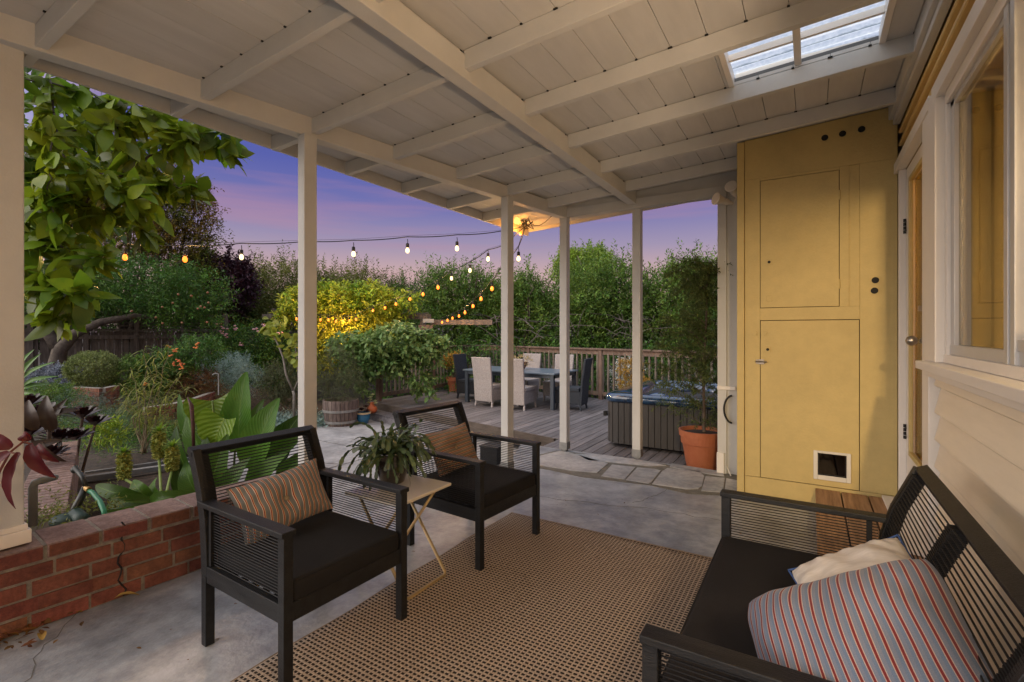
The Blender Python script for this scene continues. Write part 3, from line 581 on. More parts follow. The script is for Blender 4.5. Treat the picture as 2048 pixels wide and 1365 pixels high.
# ================================================================== rug
rg = bpy.data.materials.new('woven_rug'); rg.use_nodes = True; t = rg.node_tree; b = t.nodes['Principled BSDF']; b.inputs['Roughness'].default_value = .9; b.inputs['Specular IOR Level'].default_value = .15
tcn = t.nodes.new('ShaderNodeTexCoord'); sx = t.nodes.new('ShaderNodeSeparateXYZ'); t.links.new(tcn.outputs['Object'], sx.inputs[0])
def mth(op, a, bb=None, cc=None):
    n = t.nodes.new('ShaderNodeMath'); n.operation = op
    for i, q in enumerate((a, bb, cc)):
        if q is None: continue
        if isinstance(q, (int, float)): n.inputs[i].default_value = q
        else: t.links.new(q, n.inputs[i])
    return n.outputs[0]
PX = 1/.0215
nzz = t.nodes.new('ShaderNodeTexNoise'); nzz.inputs['Scale'].default_value = 5; t.links.new(tcn.outputs['Object'], nzz.inputs[0])
wob = mth('MULTIPLY', mth('SUBTRACT', nzz.outputs[0], .5), .5)
fx = mth('FRACT', mth('ADD', mth('MULTIPLY', sx.outputs[0], PX), wob)); ry = mth('MULTIPLY', sx.outputs[1], PX); fy = mth('FRACT', ry)
dx = mth('ABSOLUTE', mth('SUBTRACT', fx, .5)); dy = mth('ABSOLUTE', mth('SUBTRACT', fy, .5))
hole = mth('MULTIPLY', mth('SMOOTH_MIN', 1.0, mth('MULTIPLY', mth('SUBTRACT', .37, dx), 12), .0), mth('MULTIPLY', mth('SUBTRACT', .27, dy), 12))
h1 = mth('MINIMUM', 1, mth('MAXIMUM', 0, mth('MULTIPLY', mth('SUBTRACT', .385, dx), 14))); h2 = mth('MINIMUM', 1, mth('MAXIMUM', 0, mth('MULTIPLY', mth('SUBTRACT', .295, dy), 14)))
hh = mth('MULTIPLY', h1, h2); mxx = t.nodes.new('ShaderNodeMix'); mxx.data_type = 'RGBA'; t.links.new(hh, mxx.inputs[0])
nb_ = t.nodes.new('ShaderNodeTexNoise'); nb_.inputs['Scale'].default_value = 160; t.links.new(tcn.outputs['Object'], nb_.inputs[0]); rr = t.nodes.new('ShaderNodeValToRGB'); rr.color_ramp.elements[0].color = (.22, .165, .12, 1); rr.color_ramp.elements[1].color = (.48, .395, .315, 1); rr.color_ramp.elements[0].position = .3; rr.color_ramp.elements[1].position = .7
t.links.new(nb_.outputs[0], rr.inputs[0]); t.links.new(rr.outputs[0], mxx.inputs[6]); mxx.inputs[7].default_value = (.02, .015, .012, 1); t.links.new(mxx.outputs[2], b.inputs['Base Color'])
bp = t.nodes.new('ShaderNodeBump'); bp.inputs['Strength'].default_value = .6; bp.inputs['Distance'].default_value = .004; t.links.new(mth('SUBTRACT', 1, hh), bp.inputs['Height']); t.links.new(bp.outputs[0], b.inputs['Normal'])
m1 = MB(); vs = []; n_ = 60; m_ = 40; RX0, RX1, RY0, RY1 = -1.89, -.02, -.5, 3.08
for j in range(n_+1):
    for i in range(m_+1):
        x = RX0+(RX1-RX0)*i/m_; y = RY0+(RY1-RY0)*j/n_; e_ = .006*math.sin(y*9) if i == 0 else 0
        vs.append((x+e_, y, .010+.003*math.sin(x*3+y*2+.8*math.sin(y*5))*(1 if 0 < i < m_ and 0 < j < n_ else 0)))
fs = [(j*(m_+1)+i, j*(m_+1)+i+1, (j+1)*(m_+1)+i+1, (j+1)*(m_+1)+i) for j in range(n_) for i in range(m_)]
m1.add(vs, fs); o_r = m1.build('rug', rg, None, smooth=True); sm = o_r.modifiers.new('thick', 'SOLIDIFY'); sm.thickness = .007; sm.offset = -1
m1 = MB(); pts = [(RX0-.004+.006*math.sin(y*9), y, .006) for y in np.linspace(RY0, RY1, 50)]+[(x, RY1+.003, .006) for x in np.linspace(RX0, RX1, 30)]; m1.tube(pts, .0055, 6); m1.build('binding', mat('rug_binding', (.22, .16, .10), .9, .2, 60), o_r)
tag(o_r, 'tan and dark brown grid weave outdoor rug on the patio floor', 'rug')
# ================================================================== armchairs and loveseat
def make_seat(name, label, cat, w, loc, rz, group=None, mid=False):
    t_ = thing(name, label, cat, loc, rz, group); hd = .305; hy = w/2; L = .038
    for sx_ in (1, -1):
        for sy in (1, -1):
            m1 = MB(); x = sx_*(hd-L/2); y = sy*(hy-L/2)
            if sx_ > 0: m1.box((x-L/2, y-L/2, 0), (x+L/2, y+L/2, .597))
            else: m1.box((x-L/2, y-L/2, 0), (x+L/2, y+L/2, .30))
            m1.build('leg', black, t_, bevel=.002)
    m1 = MB(); m1.box((hd-L+.004, -hy+L, .275), (hd-.004, hy-L, .345)); m1.box((-hd+.004, -hy+L, .275), (-hd+L-.004, hy-L, .345))
    for sy in (1, -1): y = sy*(hy-L/2); m1.box((-hd+L, y-L/2+.003, .275), (hd-L, y+L/2-.003, .345))
    for i in range(7): x = -hd+.07+i*.078; m1.box((x, -hy+L, .318), (x+.03, hy-L, .330))
    m1.build('seat_frame', black, t_, bevel=.002)
    prof = [(-hd+L/2, .30), (-hd+.012, .42), (-hd+.0, .54), (-hd-.035, .66), (-hd-.105, .815)]
    for sy in (1, -1):
        m1 = MB(); y = sy*(hy-L/2)
        for i in range(len(prof)-1): m1.beam((prof[i][0], y, prof[i][1]), (prof[i+1][0], y, prof[i+1][1]+.003), .034, .05, up=(1, 0, 0))
        m1.build('back_upright', black, t_, bevel=.002)
        m1 = MB(); m1.box((-hd-.02, y-.029, .597), (hd+.004, y+.029, .618)); m1.build('armrest', black, t_, bevel=.003)
        m1 = MB(); n = 21
        for i in range(n): z = .357+i*(.590-.357)/(n-1); m1.tube([(-hd+.03, y, z), (hd-L, y, z)], .0023, 5, False)
        m1.box((-hd+.05, y-.012, .35), (-hd+.068, y+.012, .597)); m1.build('arm_cords', ropem, t_)
    m1 = MB(); m1.beam((prof[-1][0]-.004, -hy, prof[-1][1]), (prof[-1][0]-.004, hy, prof[-1][1]), .045, .03, up=(.4, 0, 1)); m1.build('top_rail', black, t_, bevel=.003)
    def bx(z):
        for i in range(len(prof)-1):
            if prof[i][1] <= z <= prof[i+1][1]: s = (z-prof[i][1])/(prof[i+1][1]-prof[i][1]); return prof[i][0]+s*(prof[i+1][0]-prof[i][0])
        return prof[-1][0]
    m1 = MB(); n = 31
    for i in range(n):
        z = .40+i*(.80-.40)/(n-1); x = bx(z)+.022; m1.tube([(x, -hy+.012, z), (x, hy-.012, z)], .0025, 5, False)
    m1.build('back_cords', ropem, t_)
    for sy in ((1, -1, 0) if mid else (1, -1)):       # cord wrapping on the uprights
        m1 = MB(); y = sy*(hy-.04); n = 68
        for i in range(n): z = .40+i*.40/(n-1); x = bx(z)+.004; m1.box((x-.026, y-.022, z-.0024), (x+.024, y+.022, z+.0026))
        m1.build('cord_wrap', ropem, t_)
    m1 = MB(); m1.box((-hd+.035, -hy+L+.004, .335), (hd-.002, hy-L-.004, .425)); c_ = m1.build('seat_cushion', cushm, t_, bevel=.022, segs=4, smooth=True)
    for zq in (.418, .342):
        m1 = MB(); xa, xb_, ya, yb_ = -hd+.041, hd-.008, -hy+L+.010, hy-L-.010; m1.tube([(xa+.02, ya, zq), (xb_-.02, ya, zq), (xb_, ya+.02, zq), (xb_, yb_-.02, zq), (xb_-.02, yb_, zq), (xa+.02, yb_, zq), (xa, yb_-.02, zq), (xa, ya+.02, zq), (xa+.02, ya, zq)], .0035, 6, False); m1.build('seam', cushm, c_)
    return t_
make_seat('armchair', 'dark rope armchair nearest the brick wall, in the left foreground', 'armchair', .62, (-1.93, 1.395, 0), rad(-1.5), 'rope armchairs')
make_seat('armchair', 'dark rope armchair farther from the camera, behind the potted plant', 'armchair', .62, (-1.86, 2.57, .0), rad(-4.5), 'rope armchairs')
make_seat('loveseat', 'dark rope loveseat with charcoal cushion against the house wall', 'loveseat', 1.27, (-.045, 1.81, 0), rad(180), None, True)
def stripe(name, stops, n, axis=0, weave=True, base=None):
    m = bpy.data.materials.new(name); m.use_nodes = True; t = m.node_tree; b = t.nodes['Principled BSDF']; b.inputs['Roughness'].default_value = .9; b.inputs['Specular IOR Level'].default_value = .15; b.inputs['Sheen Weight'].default_value = .1
    u = t.nodes.new('ShaderNodeUVMap'); s = t.nodes.new('ShaderNodeSeparateXYZ'); t.links.new(u.outputs[0], s.inputs[0])
    mu = t.nodes.new('ShaderNodeMath'); mu.operation = 'MULTIPLY'; mu.inputs[1].default_value = n; t.links.new(s.outputs[axis], mu.inputs[0]); fr = t.nodes.new('ShaderNodeMath'); fr.operation = 'FRACT'; t.links.new(mu.outputs[0], fr.inputs[0])
    r = t.nodes.new('ShaderNodeValToRGB'); r.color_ramp.interpolation = 'CONSTANT'
    while len(r.color_ramp.elements) < len(stops): r.color_ramp.elements.new(.5)
    for e, (p, c) in zip(r.color_ramp.elements, stops): e.position = p; e.color = (*c, 1)
    t.links.new(fr.outputs[0], r.inputs[0]); nz = t.nodes.new('ShaderNodeTexNoise'); nz.inputs['Scale'].default_value = 260; mp = t.nodes.new('ShaderNodeMix'); mp.data_type = 'RGBA'; mp.blend_type = 'MULTIPLY'; mp.inputs[0].default_value = .5
    t.links.new(u.outputs[0], nz.inputs[0]); t.links.new(r.outputs[0], mp.inputs[6]); rr = t.nodes.new('ShaderNodeValToRGB'); rr.color_ramp.elements[0].position = .3; rr.color_ramp.elements[0].color = (.45, .45, .45, 1); rr.color_ramp.elements[1].position = .7; t.links.new(nz.outputs[0], rr.inputs[0]); t.links.new(rr.outputs[0], mp.inputs[7]); t.links.new(mp.outputs[2], b.inputs['Base Color'])
    bp = t.nodes.new('ShaderNodeBump'); bp.inputs['Strength'].default_value = .25; bp.inputs['Distance'].default_value = .002; t.links.new(nz.outputs[0], bp.inputs['Height']); t.links.new(bp.outputs[0], b.inputs['Normal']); return m
red = (.17, .025, .028); cream = (.40, .33, .28); taupe = (.20, .20, .19); blue = (.13, .18, .27)
m_ch = stripe('tan_red_stripe', [(0, (.15, .165, .17)), (.40, (.56, .48, .40)), (.52, (.24, .022, .02)), (.66, (.60, .36, .18)), (.76, (.17, .18, .18))], 17)
m_ch2 = stripe('tan_red_stripe_across', [(0, (.20, .17, .13)), (.40, cream), (.52, red), (.68, (.60, .34, .16)), (.80, (.20, .17, .13))], 11, 1)
m_sf = stripe('blue_red_stripe', [(0, blue), (.30, cream), (.38, red), (.60, (.42, .34, .31)), (.68, (.17, .20, .27))], 21)
m_wh = mat('cream_cloth', (.50, .46, .40), .9, .12, 9, .3, 300, col2=(.66, .62, .56), stretch=(1, 6, 1))
m_bl = mat('blue_piping', (.03, .07, .20), .7)
def pillow(name, label, w, h, th, M, m, button=True, dent=0.0, seed=0, piping=None, group=None, rc=0.0):
    n = 44; mb = MB(); vs = []; uv = []; rg_ = np.random.default_rng(seed); ph = rg_.uniform(0, 6, 6)
    for side in (1, -1):
        for j in range(n+1):
            for i in range(n+1):
                u = -1+2*i/n; v = -1+2*j/n
                x = u*w/2*(1-.07*(1-v*v)*abs(u)**3-.02)*(1-rc*v**6); y = v*h/2*(1-.09*(1-u*u)*abs(v)**3)*(1-rc*u**6)
                ex = .55 if rc else .68; t_ = (max(0, 1-abs(u)**2.3)**ex)*(max(0, 1-abs(v)**2.3)**ex)
                if button: t_ *= 1-.62*math.exp(-((u*w)**2+(v*h)**2)/(.045**2*4))
                t_ *= 1-dent*math.exp(-((u-.1)**2)/.12)*max(0, v)**1.0
                wr = .007*math.sin(9*u+3*v+ph[0])*math.sin(4*v+ph[1])*t_+.004*math.sin(17*u*v+ph[2])*t_+.004*math.sin(23*u+9*v*v+ph[3])*math.sin(6*v+ph[4])*abs(v)
                vs.append((x, y, side*(th/2*t_+wr))); uv.append(((u+1)/2, (v+1)/2))
    k = (n+1)**2; fs = []
    for j in range(n):
        for i in range(n):
            a = j*(n+1)+i; fs.append((a, a+1, a+n+2, a+n+1)); fs.append((k+a, k+a+n+1, k+a+n+2, k+a+1))
    mb.v = [tuple(M @ Vector(p)) for p in vs]; mb.f = fs; mb.uv = uv
    root = thing(name, label, 'pillow', tuple(M.translation), 0, group)
    o = mb.build('pillow_cover', m, root, world=True, smooth=True)
    if button:
        for s_ in ((1,) ):
            b_ = MB(); b_.sphere((0, 0, th/2*.40+.004), .012, 14, 8, .5); b_.v = [tuple(M @ Vector(p)) for p in b_.v]; b_.build('button', m_button, o, world=True, smooth=True)
    if piping:
        pts = []
        for a in range(0, 4*n):
            sd, i = divmod(a, n); q = -1+2*i/n; u, v = [(q, -1), (1, q), (-q, 1), (-1, -q)][sd]
            pts.append(M @ Vector((u*w/2*(1-.07*(1-v*v)*abs(u)**3-.02), v*h/2*(1-.09*(1-u*u)*abs(v)**3), 0)))
        pts.append(pts[0]); b_ = MB(); b_.tube(pts, .0034, 8, False); b_.build('piping', piping, o, world=True, smooth=True)
    return root
m_button = mat('button_cloth', (.25, .20, .14), .85)
def PM(c, xa, ya): # pillow frame: local x axis, local y axis
    x = Vector(xa).normalized(); y = Vector(ya); z = x.cross(y).normalized(); y = z.cross(x)
    return Matrix.Translation(Vector(c)) @ Matrix((x, y, z)).transposed().to_4x4()
pillow('throw_pillow', 'buttoned lumbar pillow with taupe, cream and red upright stripes on the near armchair', .46, .27, .13, PM((-2.13, 1.405, .555), (.03, 1, .10), (-.42, -.10, .9)), m_ch, True, 0, 1)
pillow('throw_pillow', 'small pillow with orange and red stripes running across, on the far armchair', .40, .30, .14, PM((-2.06, 2.60, .56), (.10, 1, .06), (-.42, .0, .9)), m_ch2, True, 0, 2)
pillow('throw_pillow', 'large blue, cream and red striped pillow at the near end of the loveseat', .50, .42, .32, PM((.105, 1.385, .575), (.39, -.02, .23), (.05, .19, .25)), m_sf, False, .12, 3, rc=.09)
pillow('throw_pillow', 'cream pillow with dark blue piping lying behind the big striped pillow', .36, .30, .14, PM((.13, 1.82, .575), (.25, .04, .14), (.03, .25, .12)), m_wh, False, .1, 4, m_bl, rc=.06)
# ================================================================== side table and cactus pot
tb = thing('side_table', 'small cream folding side table on crossed tube legs between the armchairs', 'side table', (-1.92, 1.955, 0))
tabm = mat('cream_enamel', (.62, .58, .50), .25, .03, 3, spec=.5, coat=.3); legm = mat('gold_tube', (.50, .38, .20), .35, .05, 8, metal=.5)
m1 = MB(); m1.box((-2.115, 1.745, .483), (-1.725, 2.165, .500)); m1.build('table_top', tabm, tb, world=True, bevel=.005)
for s_ in (1, -1):
    m1 = MB(); ya, yb = (1.80, 2.11) if s_ > 0 else (1.825, 2.085); xt, xb_ = -1.92-s_*.15, -1.92+s_*.20
    m1.tube([(xt, ya, .482), (xb_-s_*.01, ya, .02), (xb_, ya+.015, .010), (xb_, yb-.015, .010), (xb_-s_*.01, yb, .02), (xt, yb, .482)], .0085, 10); m1.build('leg_frame', legm, tb, world=True, smooth=True)
pp = thing('potted_cactus', 'dark glazed pot of trailing holiday cactus on the side table', 'potted plant', (-2.02, 2.0, .50))
potm = mat('dark_glaze', (.022, .015, .012), .18, .3, 5, spec=.6, coat=.6)
m1 = MB(); m1.lathe([(.0001, .0), (.062, .0), (.068, .006), (.088, .07), (.102, .13), (.106, .165), (.113, .170), (.113, .182), (.105, .184), (.098, .172), (.094, .15), (.0001, .148)], 40, (0, 0, .0)); m1.build('pot', potm, pp, smooth=True)
rng = np.random.default_rng(21); T = tmpl(1, .56, .06, .12, ((0, .30), (.15, .8), (.35, .72), (.55, 1), (.85, .85), (1, .45)))
pos = []; dd = []; uu = []; ss_ = []; stems = MB()
for i in range(150):
    a = rng.uniform(0, 6.28); el = rng.uniform(.25, 1.35); p = Vector((-2.02, 2.0, .655))+Vector((math.cos(a), math.sin(a), 0))*rng.uniform(0, .075)
    d = Vector((math.cos(a)*math.cos(el), math.sin(a)*math.cos(el), math.sin(el))); n = int(rng.integers(4, 9)); roll = Vector(rng.normal(size=3))
    for k in range(n):
        L_ = rng.uniform(.028, .045); pos.append(tuple(p)); dd.append(tuple(d)); uu.append(tuple((Vector((0, 0, 1))+roll*.5).normalized())); ss_.append(L_*1.08)
        p = p+d*L_; d = (d+Vector((0, 0, -.28-.05*k))+Vector(rng.normal(size=3))*.16).normalized()
        if p.z < .56 and (p-Vector((-2.02, 2.0, p.z))).length < .13: break
cact = mat('cactus_green', (.035, .06, .025), .4, .2, 30, col2=(.08, .12, .04), island=.4, spec=.6, transl=.15)
leaf_mesh('foliage', pos, dd, uu, np.array(ss_), T, cact, pp, True)
# ================================================================== hot tub
ht = thing('hot_tub', 'open hot tub with grey slatted cabinet and glossy dark blue shell', 'hot tub', (-1.1, 6.9, -.15))
cabm = mat('tub_cabinet', (.045, .042, .04), .55, .12, 5, .25, 40, stretch=(6, 6, .4)); shellm = mat('tub_shell', (.004, .018, .05), .12, .4, 9, col2=(.012, .05, .12), spec=.7, coat=.6)
TX0, TX1, TY0, TY1 = -2.33, -.05, 6.12, 8.35
def rrect(x0, x1, y0, y1, r, n=8):
    o = []
    for cx_, cy_, a0 in ((x1-r, y1-r, 0), (x0+r, y1-r, 90), (x0+r, y0+r, 180), (x1-r, y0+r, 270)):
        for i in range(n+1): a = rad(a0+90*i/n); o.append((cx_+r*math.cos(a), cy_+r*math.sin(a)))
    return o
m1 = MB(); m1.prism(rrect(TX0+.03, TX1-.03, TY0+.03, TY1-.03, .16), -.10, .44); m1.build('cabinet', mat('tub_groove', (.02, .02, .02), .8), ht, world=True)
m1 = MB(); rr_ = rrect(TX0+.012, TX1-.012, TY0+.012, TY1-.012, .17); per = [Vector((*p, 0)) for p in rr_]+[Vector((*rr_[0], 0))]
def walk(path, step, gap):
    out_ = []; L = [0]
    for a, b in zip(path, path[1:]): L.append(L[-1]+(b-a).length)
    def at(s):
        for i in range(len(L)-1):
            if L[i] <= s <= L[i+1]: return path[i].lerp(path[i+1], (s-L[i])/max(1e-9, L[i+1]-L[i]))
        return path[-1]
    s = 0
    while s+step < L[-1]: out_.append((at(s), at(s+step-gap))); s += step
    return out_
for a, b in walk(per, .078, .008): m1.beam(zz(a, .165), zz(b, .165), .02, .53)
m1.build('cabinet_slats', cabm, ht, world=True)
def loft(mb, rings):
    n = len(rings[0]); vs = [p for r in rings for p in r]; fs = []
    for i in range(len(rings)-1):
        for k in range(n): fs.append((i*n+k, i*n+(k+1) % n, (i+1)*n+(k+1) % n, (i+1)*n+k))
    mb.add(vs, fs); return mb
def ring(o, r, z, wv=0.0): return [(x, y, z+wv*math.sin(i*.9)) for i, (x, y) in enumerate(rrect(TX0+o, TX1-o, TY0+o, TY1-o, r, 10))]
m1 = MB(); loft(m1, [ring(.03, .15, .43), ring(-.01, .20, .435), ring(-.03, .22, .465), ring(-.028, .22, .505), ring(.0, .22, .535), ring(.06, .22, .545), ring(.17, .24, .54, .01), ring(.21, .30, .50, .03), ring(.27, .33, .38), ring(.42, .36, .12, .08), ring(.66, .34, .08, .05), ring(.8, .2, -.05)])
for (x, y) in [(-1.75, 6.6), (-.9, 6.62), (-1.72, 7.8), (-.7, 7.85), (-1.2, 7.95)]:
    m1.sphere((x, y, .44), .17, 18, 10, .55)
m1.build('shell', shellm, ht, world=True, smooth=True)
m1 = MB(); m1.add([(x, y, .33) for x, y in rrect(TX0+.22, TX1-.22, TY0+.22, TY1-.22, .3)], [tuple(range(36))]); m1.build('water', mat('tub_water', (.01, .05, .10), .03, .1, 3, .5, 12, spec=.8), ht, world=True)
m1 = MB(); m1.box((TX0-.012, TY0+.02, .24), (TX0+.03, TY0+.07, .30)); m1.build('latch', bmet, ht, world=True)
# ================================================================== dining set
tbl = thing('dining_table', 'long dark outdoor dining table on the deck', 'table', (-5.2, 8.85, -.15))
navy = mat('dark_table', (.030, .042, .060), .35, .15, 4, spec=.5)
m1 = MB(); m1.box((-6.32, 8.30, .525), (-4.14, 9.42, .555)); m1.build('table_top', mat('table_slate', (.10, .14, .19), .3, .1, 4, spec=.6), tbl, world=True, bevel=.004)
m1 = MB(); m1.box((-6.26, 8.34, .455), (-4.20, 8.37, .524)); m1.box((-6.26, 9.35, .455), (-4.20, 9.38, .524)); m1.box((-6.28, 8.34, .455), (-6.25, 9.38, .524)); m1.box((-4.21, 8.34, .455), (-4.18, 9.38, .524)); m1.build('apron', navy, tbl, world=True)
for x in (-6.28, -4.25):
    for y in (8.33, 9.32): m1 = MB(); m1.box((x, y, -.15), (x+.07, y+.07, .52)); m1.build('leg', navy, tbl, world=True)
def wick(name, c, c2):
    m = mat(name, c, .7, .1, 40, col2=c2, island=0); t = m.node_tree; b = t.nodes['Principled BSDF']
    tc_ = t.nodes.new('ShaderNodeTexCoord'); w = t.nodes.new('ShaderNodeTexBrick'); w.inputs['Scale'].default_value = 28; w.inputs['Mortar Size'].default_value = .035; w.inputs['Color1'].default_value = (1, 1, 1, 1); w.inputs['Color2'].default_value = (.85, .85, .85, 1); w.inputs['Mortar'].default_value = (.2, .2, .2, 1)
    mp = t.nodes.new('ShaderNodeMapping'); mp.inputs['Rotation'].default_value = (rad(90), 0, 0); t.links.new(tc_.outputs['Object'], mp.inputs[0]); t.links.new(mp.outputs[0], w.inputs[0])
    src = b.inputs['Base Color'].links[0].from_socket; mm = t.nodes.new('ShaderNodeMix'); mm.data_type = 'RGBA'; mm.blend_type = 'MULTIPLY'; mm.inputs[0].default_value = .6; t.links.new(src, mm.inputs[6]); t.links.new(w.outputs[0], mm.inputs[7]); t.links.new(mm.outputs[2], b.inputs['Base Color'])
    bp = t.nodes.new('ShaderNodeBump'); bp.inputs['Strength'].default_value = .5; bp.inputs['Distance'].default_value = .004; t.links.new(w.outputs['Fac'], bp.inputs['Height']); bp.invert = True; t.links.new(bp.outputs[0], b.inputs['Normal']); return m
wl = wick('pale_wicker', (.34, .31, .30), (.47, .43, .42)); wd = wick('dark_wicker', (.018, .024, .036), (.035, .045, .06))
def wchair(label, x, y, rz, m, group):
    t_ = thing('wicker_chair', label, 'dining chair', (x, y, -.15), rz, group)   # local: back at -y, faces +y
    m1 = MB(); vs = []; fs = []; n = 10
    for i in range(n+1):
        s = i/n; z = .10+.89*s; yy = -.27-.03*math.sin(math.pi*s*.9)-(.10*max(0, s-.45)**1.3*2); hw_ = .215+.02*s
        vs += [(-hw_, yy, z), (hw_, yy, z), (hw_, yy+.045, z), (-hw_, yy+.045, z)]
    for i in range(n):
        for k in range(4): fs.append((i*4+k, i*4+(k+1) % 4, i*4+4+(k+1) % 4, i*4+4+k))
    fs += [(3, 2, 1, 0), (n*4, n*4+1, n*4+2, n*4+3)]; m1.add(vs, fs); m1.build('backrest', m, t_, bevel=.012)
    m1 = MB(); m1.box((-.225, -.225, .36), (.225, .27, .43)); m1.build('seat', m, t_, bevel=.012)
    m1 = MB(); m1.box((-.215, -.245, .12), (.215, .255, .36)); m1.build('skirt', m, t_, bevel=.008)
    for sx_ in (-1, 1):
        for sy in (-1, 1):
            m1 = MB(); m1.beam((sx_*.198, sy*.225-(.01), .12), (sx_*.205, sy*.235-(.02 if sy < 0 else 0), 0), .032, .032, up=(0, 1, 0)); m1.build('leg', m, t_)
    return t_
gc = 'pale wicker chairs at the deck table'
wchair('pale wicker chair at the near table side, left of the front post', -5.60, 8.32, rad(-2), wl, gc)
wchair('pale wicker chair at the near table side, half hidden by the front post', -4.84, 8.24, rad(2), wl, gc)
wchair('pale wicker chair on the far side of the deck table, behind the bowl plant', -5.55, 9.62, rad(180), wl, gc)
wchair('pale wicker chair across the deck table, nearest the dark right chair', -4.72, 9.60, rad(178), wl, gc)
gd = 'dark wicker chairs at the ends of the deck table'
wchair('dark wicker chair at the left end of the deck table beside the small yellow succulent', -6.55, 8.95, rad(-88), wd, gd)
wchair('dark wicker chair at the right end of the deck table nearest the hot tub', -3.98, 8.70, rad(97), wd, gd)
def lathepot(name, label, cat, loc, prof, m, soilr, soilz, extra=None, group=None):
    t_ = thing(name, label, cat, loc, 0, group); m1 = MB(); m1.lathe(prof, 40); m1.build('pot', m, t_, smooth=False)
    for p in t_.children if False else []: pass
    m1 = MB(); m1.lathe([(.0001, soilz+.02), (soilr*.6, soilz+.012), (soilr, soilz)], 28); m1.build('soil', soil, t_); return t_
def smooth_by_angle(o):
    for p in o.data.polygons: p.use_smooth = True
# big terracotta pot with conifer
PT = (-.99, 5.50, -.15)
cpot = lathepot('terracotta_pot', 'large terracotta pot holding a feathery young conifer beside the white corner post', 'potted tree', PT,
    [(.0001, 0), (.135, 0), (.15, .01), (.163, .10), (.168, .11), (.168, .12), (.198, .30), (.200, .31), (.213, .315), (.216, .345), (.219, .39), (.232, .392), (.236, .44), (.238, .452), (.222, .455), (.214, .44), (.20, .40), (.0001, .40)], terra, .205, .415)
tr = MB(); rng = np.random.default_rng(31); base = Vector(PT)+Vector((0.02, 0, .40)); topz = P(1425, 520, 4.8)
trunk = [base, base+Vector((.0, .0, .3)), base+Vector((-.01, .02, .7)), base+Vector((.02, .0, 1.1)), Vector((topz.x-.05, topz.y, topz.z-.25)), topz]
bark = mat('twig_bark', (.07, .05, .04), .85, .2, 20, col2=(.14, .11, .09))
tr.tube(trunk, [.017, .015, .013, .010, .006, .003], 8)
pos = []; dd = []
for i in range(62):
    s = rng.uniform(.04, .97); k = s*(len(trunk)-1); i0 = min(int(k), len(trunk)-2); b_ = trunk[i0].lerp(trunk[i0+1], k-i0)
    a = rng.uniform(0, 6.28); L_ = (.66*(1-s)**.55+.12)*rng.uniform(.6, 1.15); d = Vector((math.cos(a), math.sin(a), .55+.5*s)).normalized(); pts = [b_]
    if d.x > .2 and s < .9: L_ *= .55
    for j in range(5): pts.append(pts[-1]+d*L_/5); d = (d+Vector((0, 0, -.10))+Vector(rng.normal(size=3))*.1).normalized()
    tr.tube(pts, [.005, .004, .003, .002, .0015, .001], 5, False)
    for j in range(1, 6):
        for q in range(3): pos.append(tuple(pts[j-1].lerp(pts[j], rng.random()))); dd.append(tuple((pts[j]-pts[j-1]).normalized()+Vector(rng.normal(size=3))*.55+Vector((0, 0, -.15))))
tr.build('trunk', bark, cpot, world=True)
conm = mat('conifer_green', (.05, .085, .022), .7, .2, 20, col2=(.13, .17, .05), island=.35, transl=.2)
p_, l_, u_ = twigs(rng, np.array(pos), np.array(dd), .14*rng.uniform(.6, 1.3, len(pos)), 16, spread=.75, down=.3)
leaf_mesh('foliage', p_, l_, u_, .038*rng.uniform(.7, 1.3, len(p_)), tmpl_lo(.30, .15), conm, cpot)
# small pot with yellow succulent behind dark chair
yel = mat('yellow_succulent', (.20, .11, .012), .6, .2, 20, col2=(.42, .26, .03), island=.3, transl=.2)
sp_ = lathepot('terracotta_pot', 'small terracotta pot with yellow succulent shrub by the dark chair at the rail corner', 'potted plant', (-7.7, 9.75, -.15),
    [(.0001, 0), (.12, 0), (.165, .26), (.19, .265), (.20, .36), (.185, .36), (.175, .3), (.0001, .3)], terra, .17, .30)
m1 = MB(); branchy(m1, rng, (-7.7, 9.75, .14), [(-7.85, 9.7, .55), (-7.6, 9.8, .6), (-7.72, 9.7, .62), (-7.5, 9.6, .5)], .02); m1.build('stem', bark, sp_, world=True)
crown('foliage', 5, [((-7.72, 9.72, .66), (.27, .27, .15)), ((-7.85, 9.7, .58), (.15, .15, .12))], 260, 6, .07, .05, yel, sp_)
# bowl plant on table
bwl = lathepot('planter_bowl', 'small brown bowl of dry yellow flowers on the deck table', 'planter', (-5.18, 8.85, .556), [(.0001, 0), (.05, 0), (.12, .12), (.13, .16), (.12, .16), (.0001, .14)], mat('brown_bowl', (.14, .07, .04), .6), .11, .14)
crown('foliage', 6, [((-5.18, 8.85, .76), (.20, .16, .07))], 90, 6, .07, .035, mat('dry_flowers', (.25, .17, .08), .8, .2, 30, col2=(.5, .42, .2), island=.3), bwl)
# yellow succulents beyond the tub
yb = thing('yellow_shrub', 'golden yellow succulent shrub between the hot tub and the railing', 'shrub', (-3.1, 9.2, -.15))
crown('foliage', 7, [((-2.95, 9.1, .66), (.24, .2, .12)), ((-2.85, 9.05, .36), (.30, .2, .12)), ((-2.55, 9.0, .30), (.22, .2, .10))], 420, 6, .09, .045, yel, yb, sprig=30, sprigL=.12)
m1 = MB(); branchy(m1, rng, (-2.8, 9.1, -.15), [(-2.9, 9.1, .7), (-2.6, 9.0, .45), (-2.7, 9.1, .7), (-2.95, 9.1, .4)], .02); m1.build('stem', bark, yb, world=True)
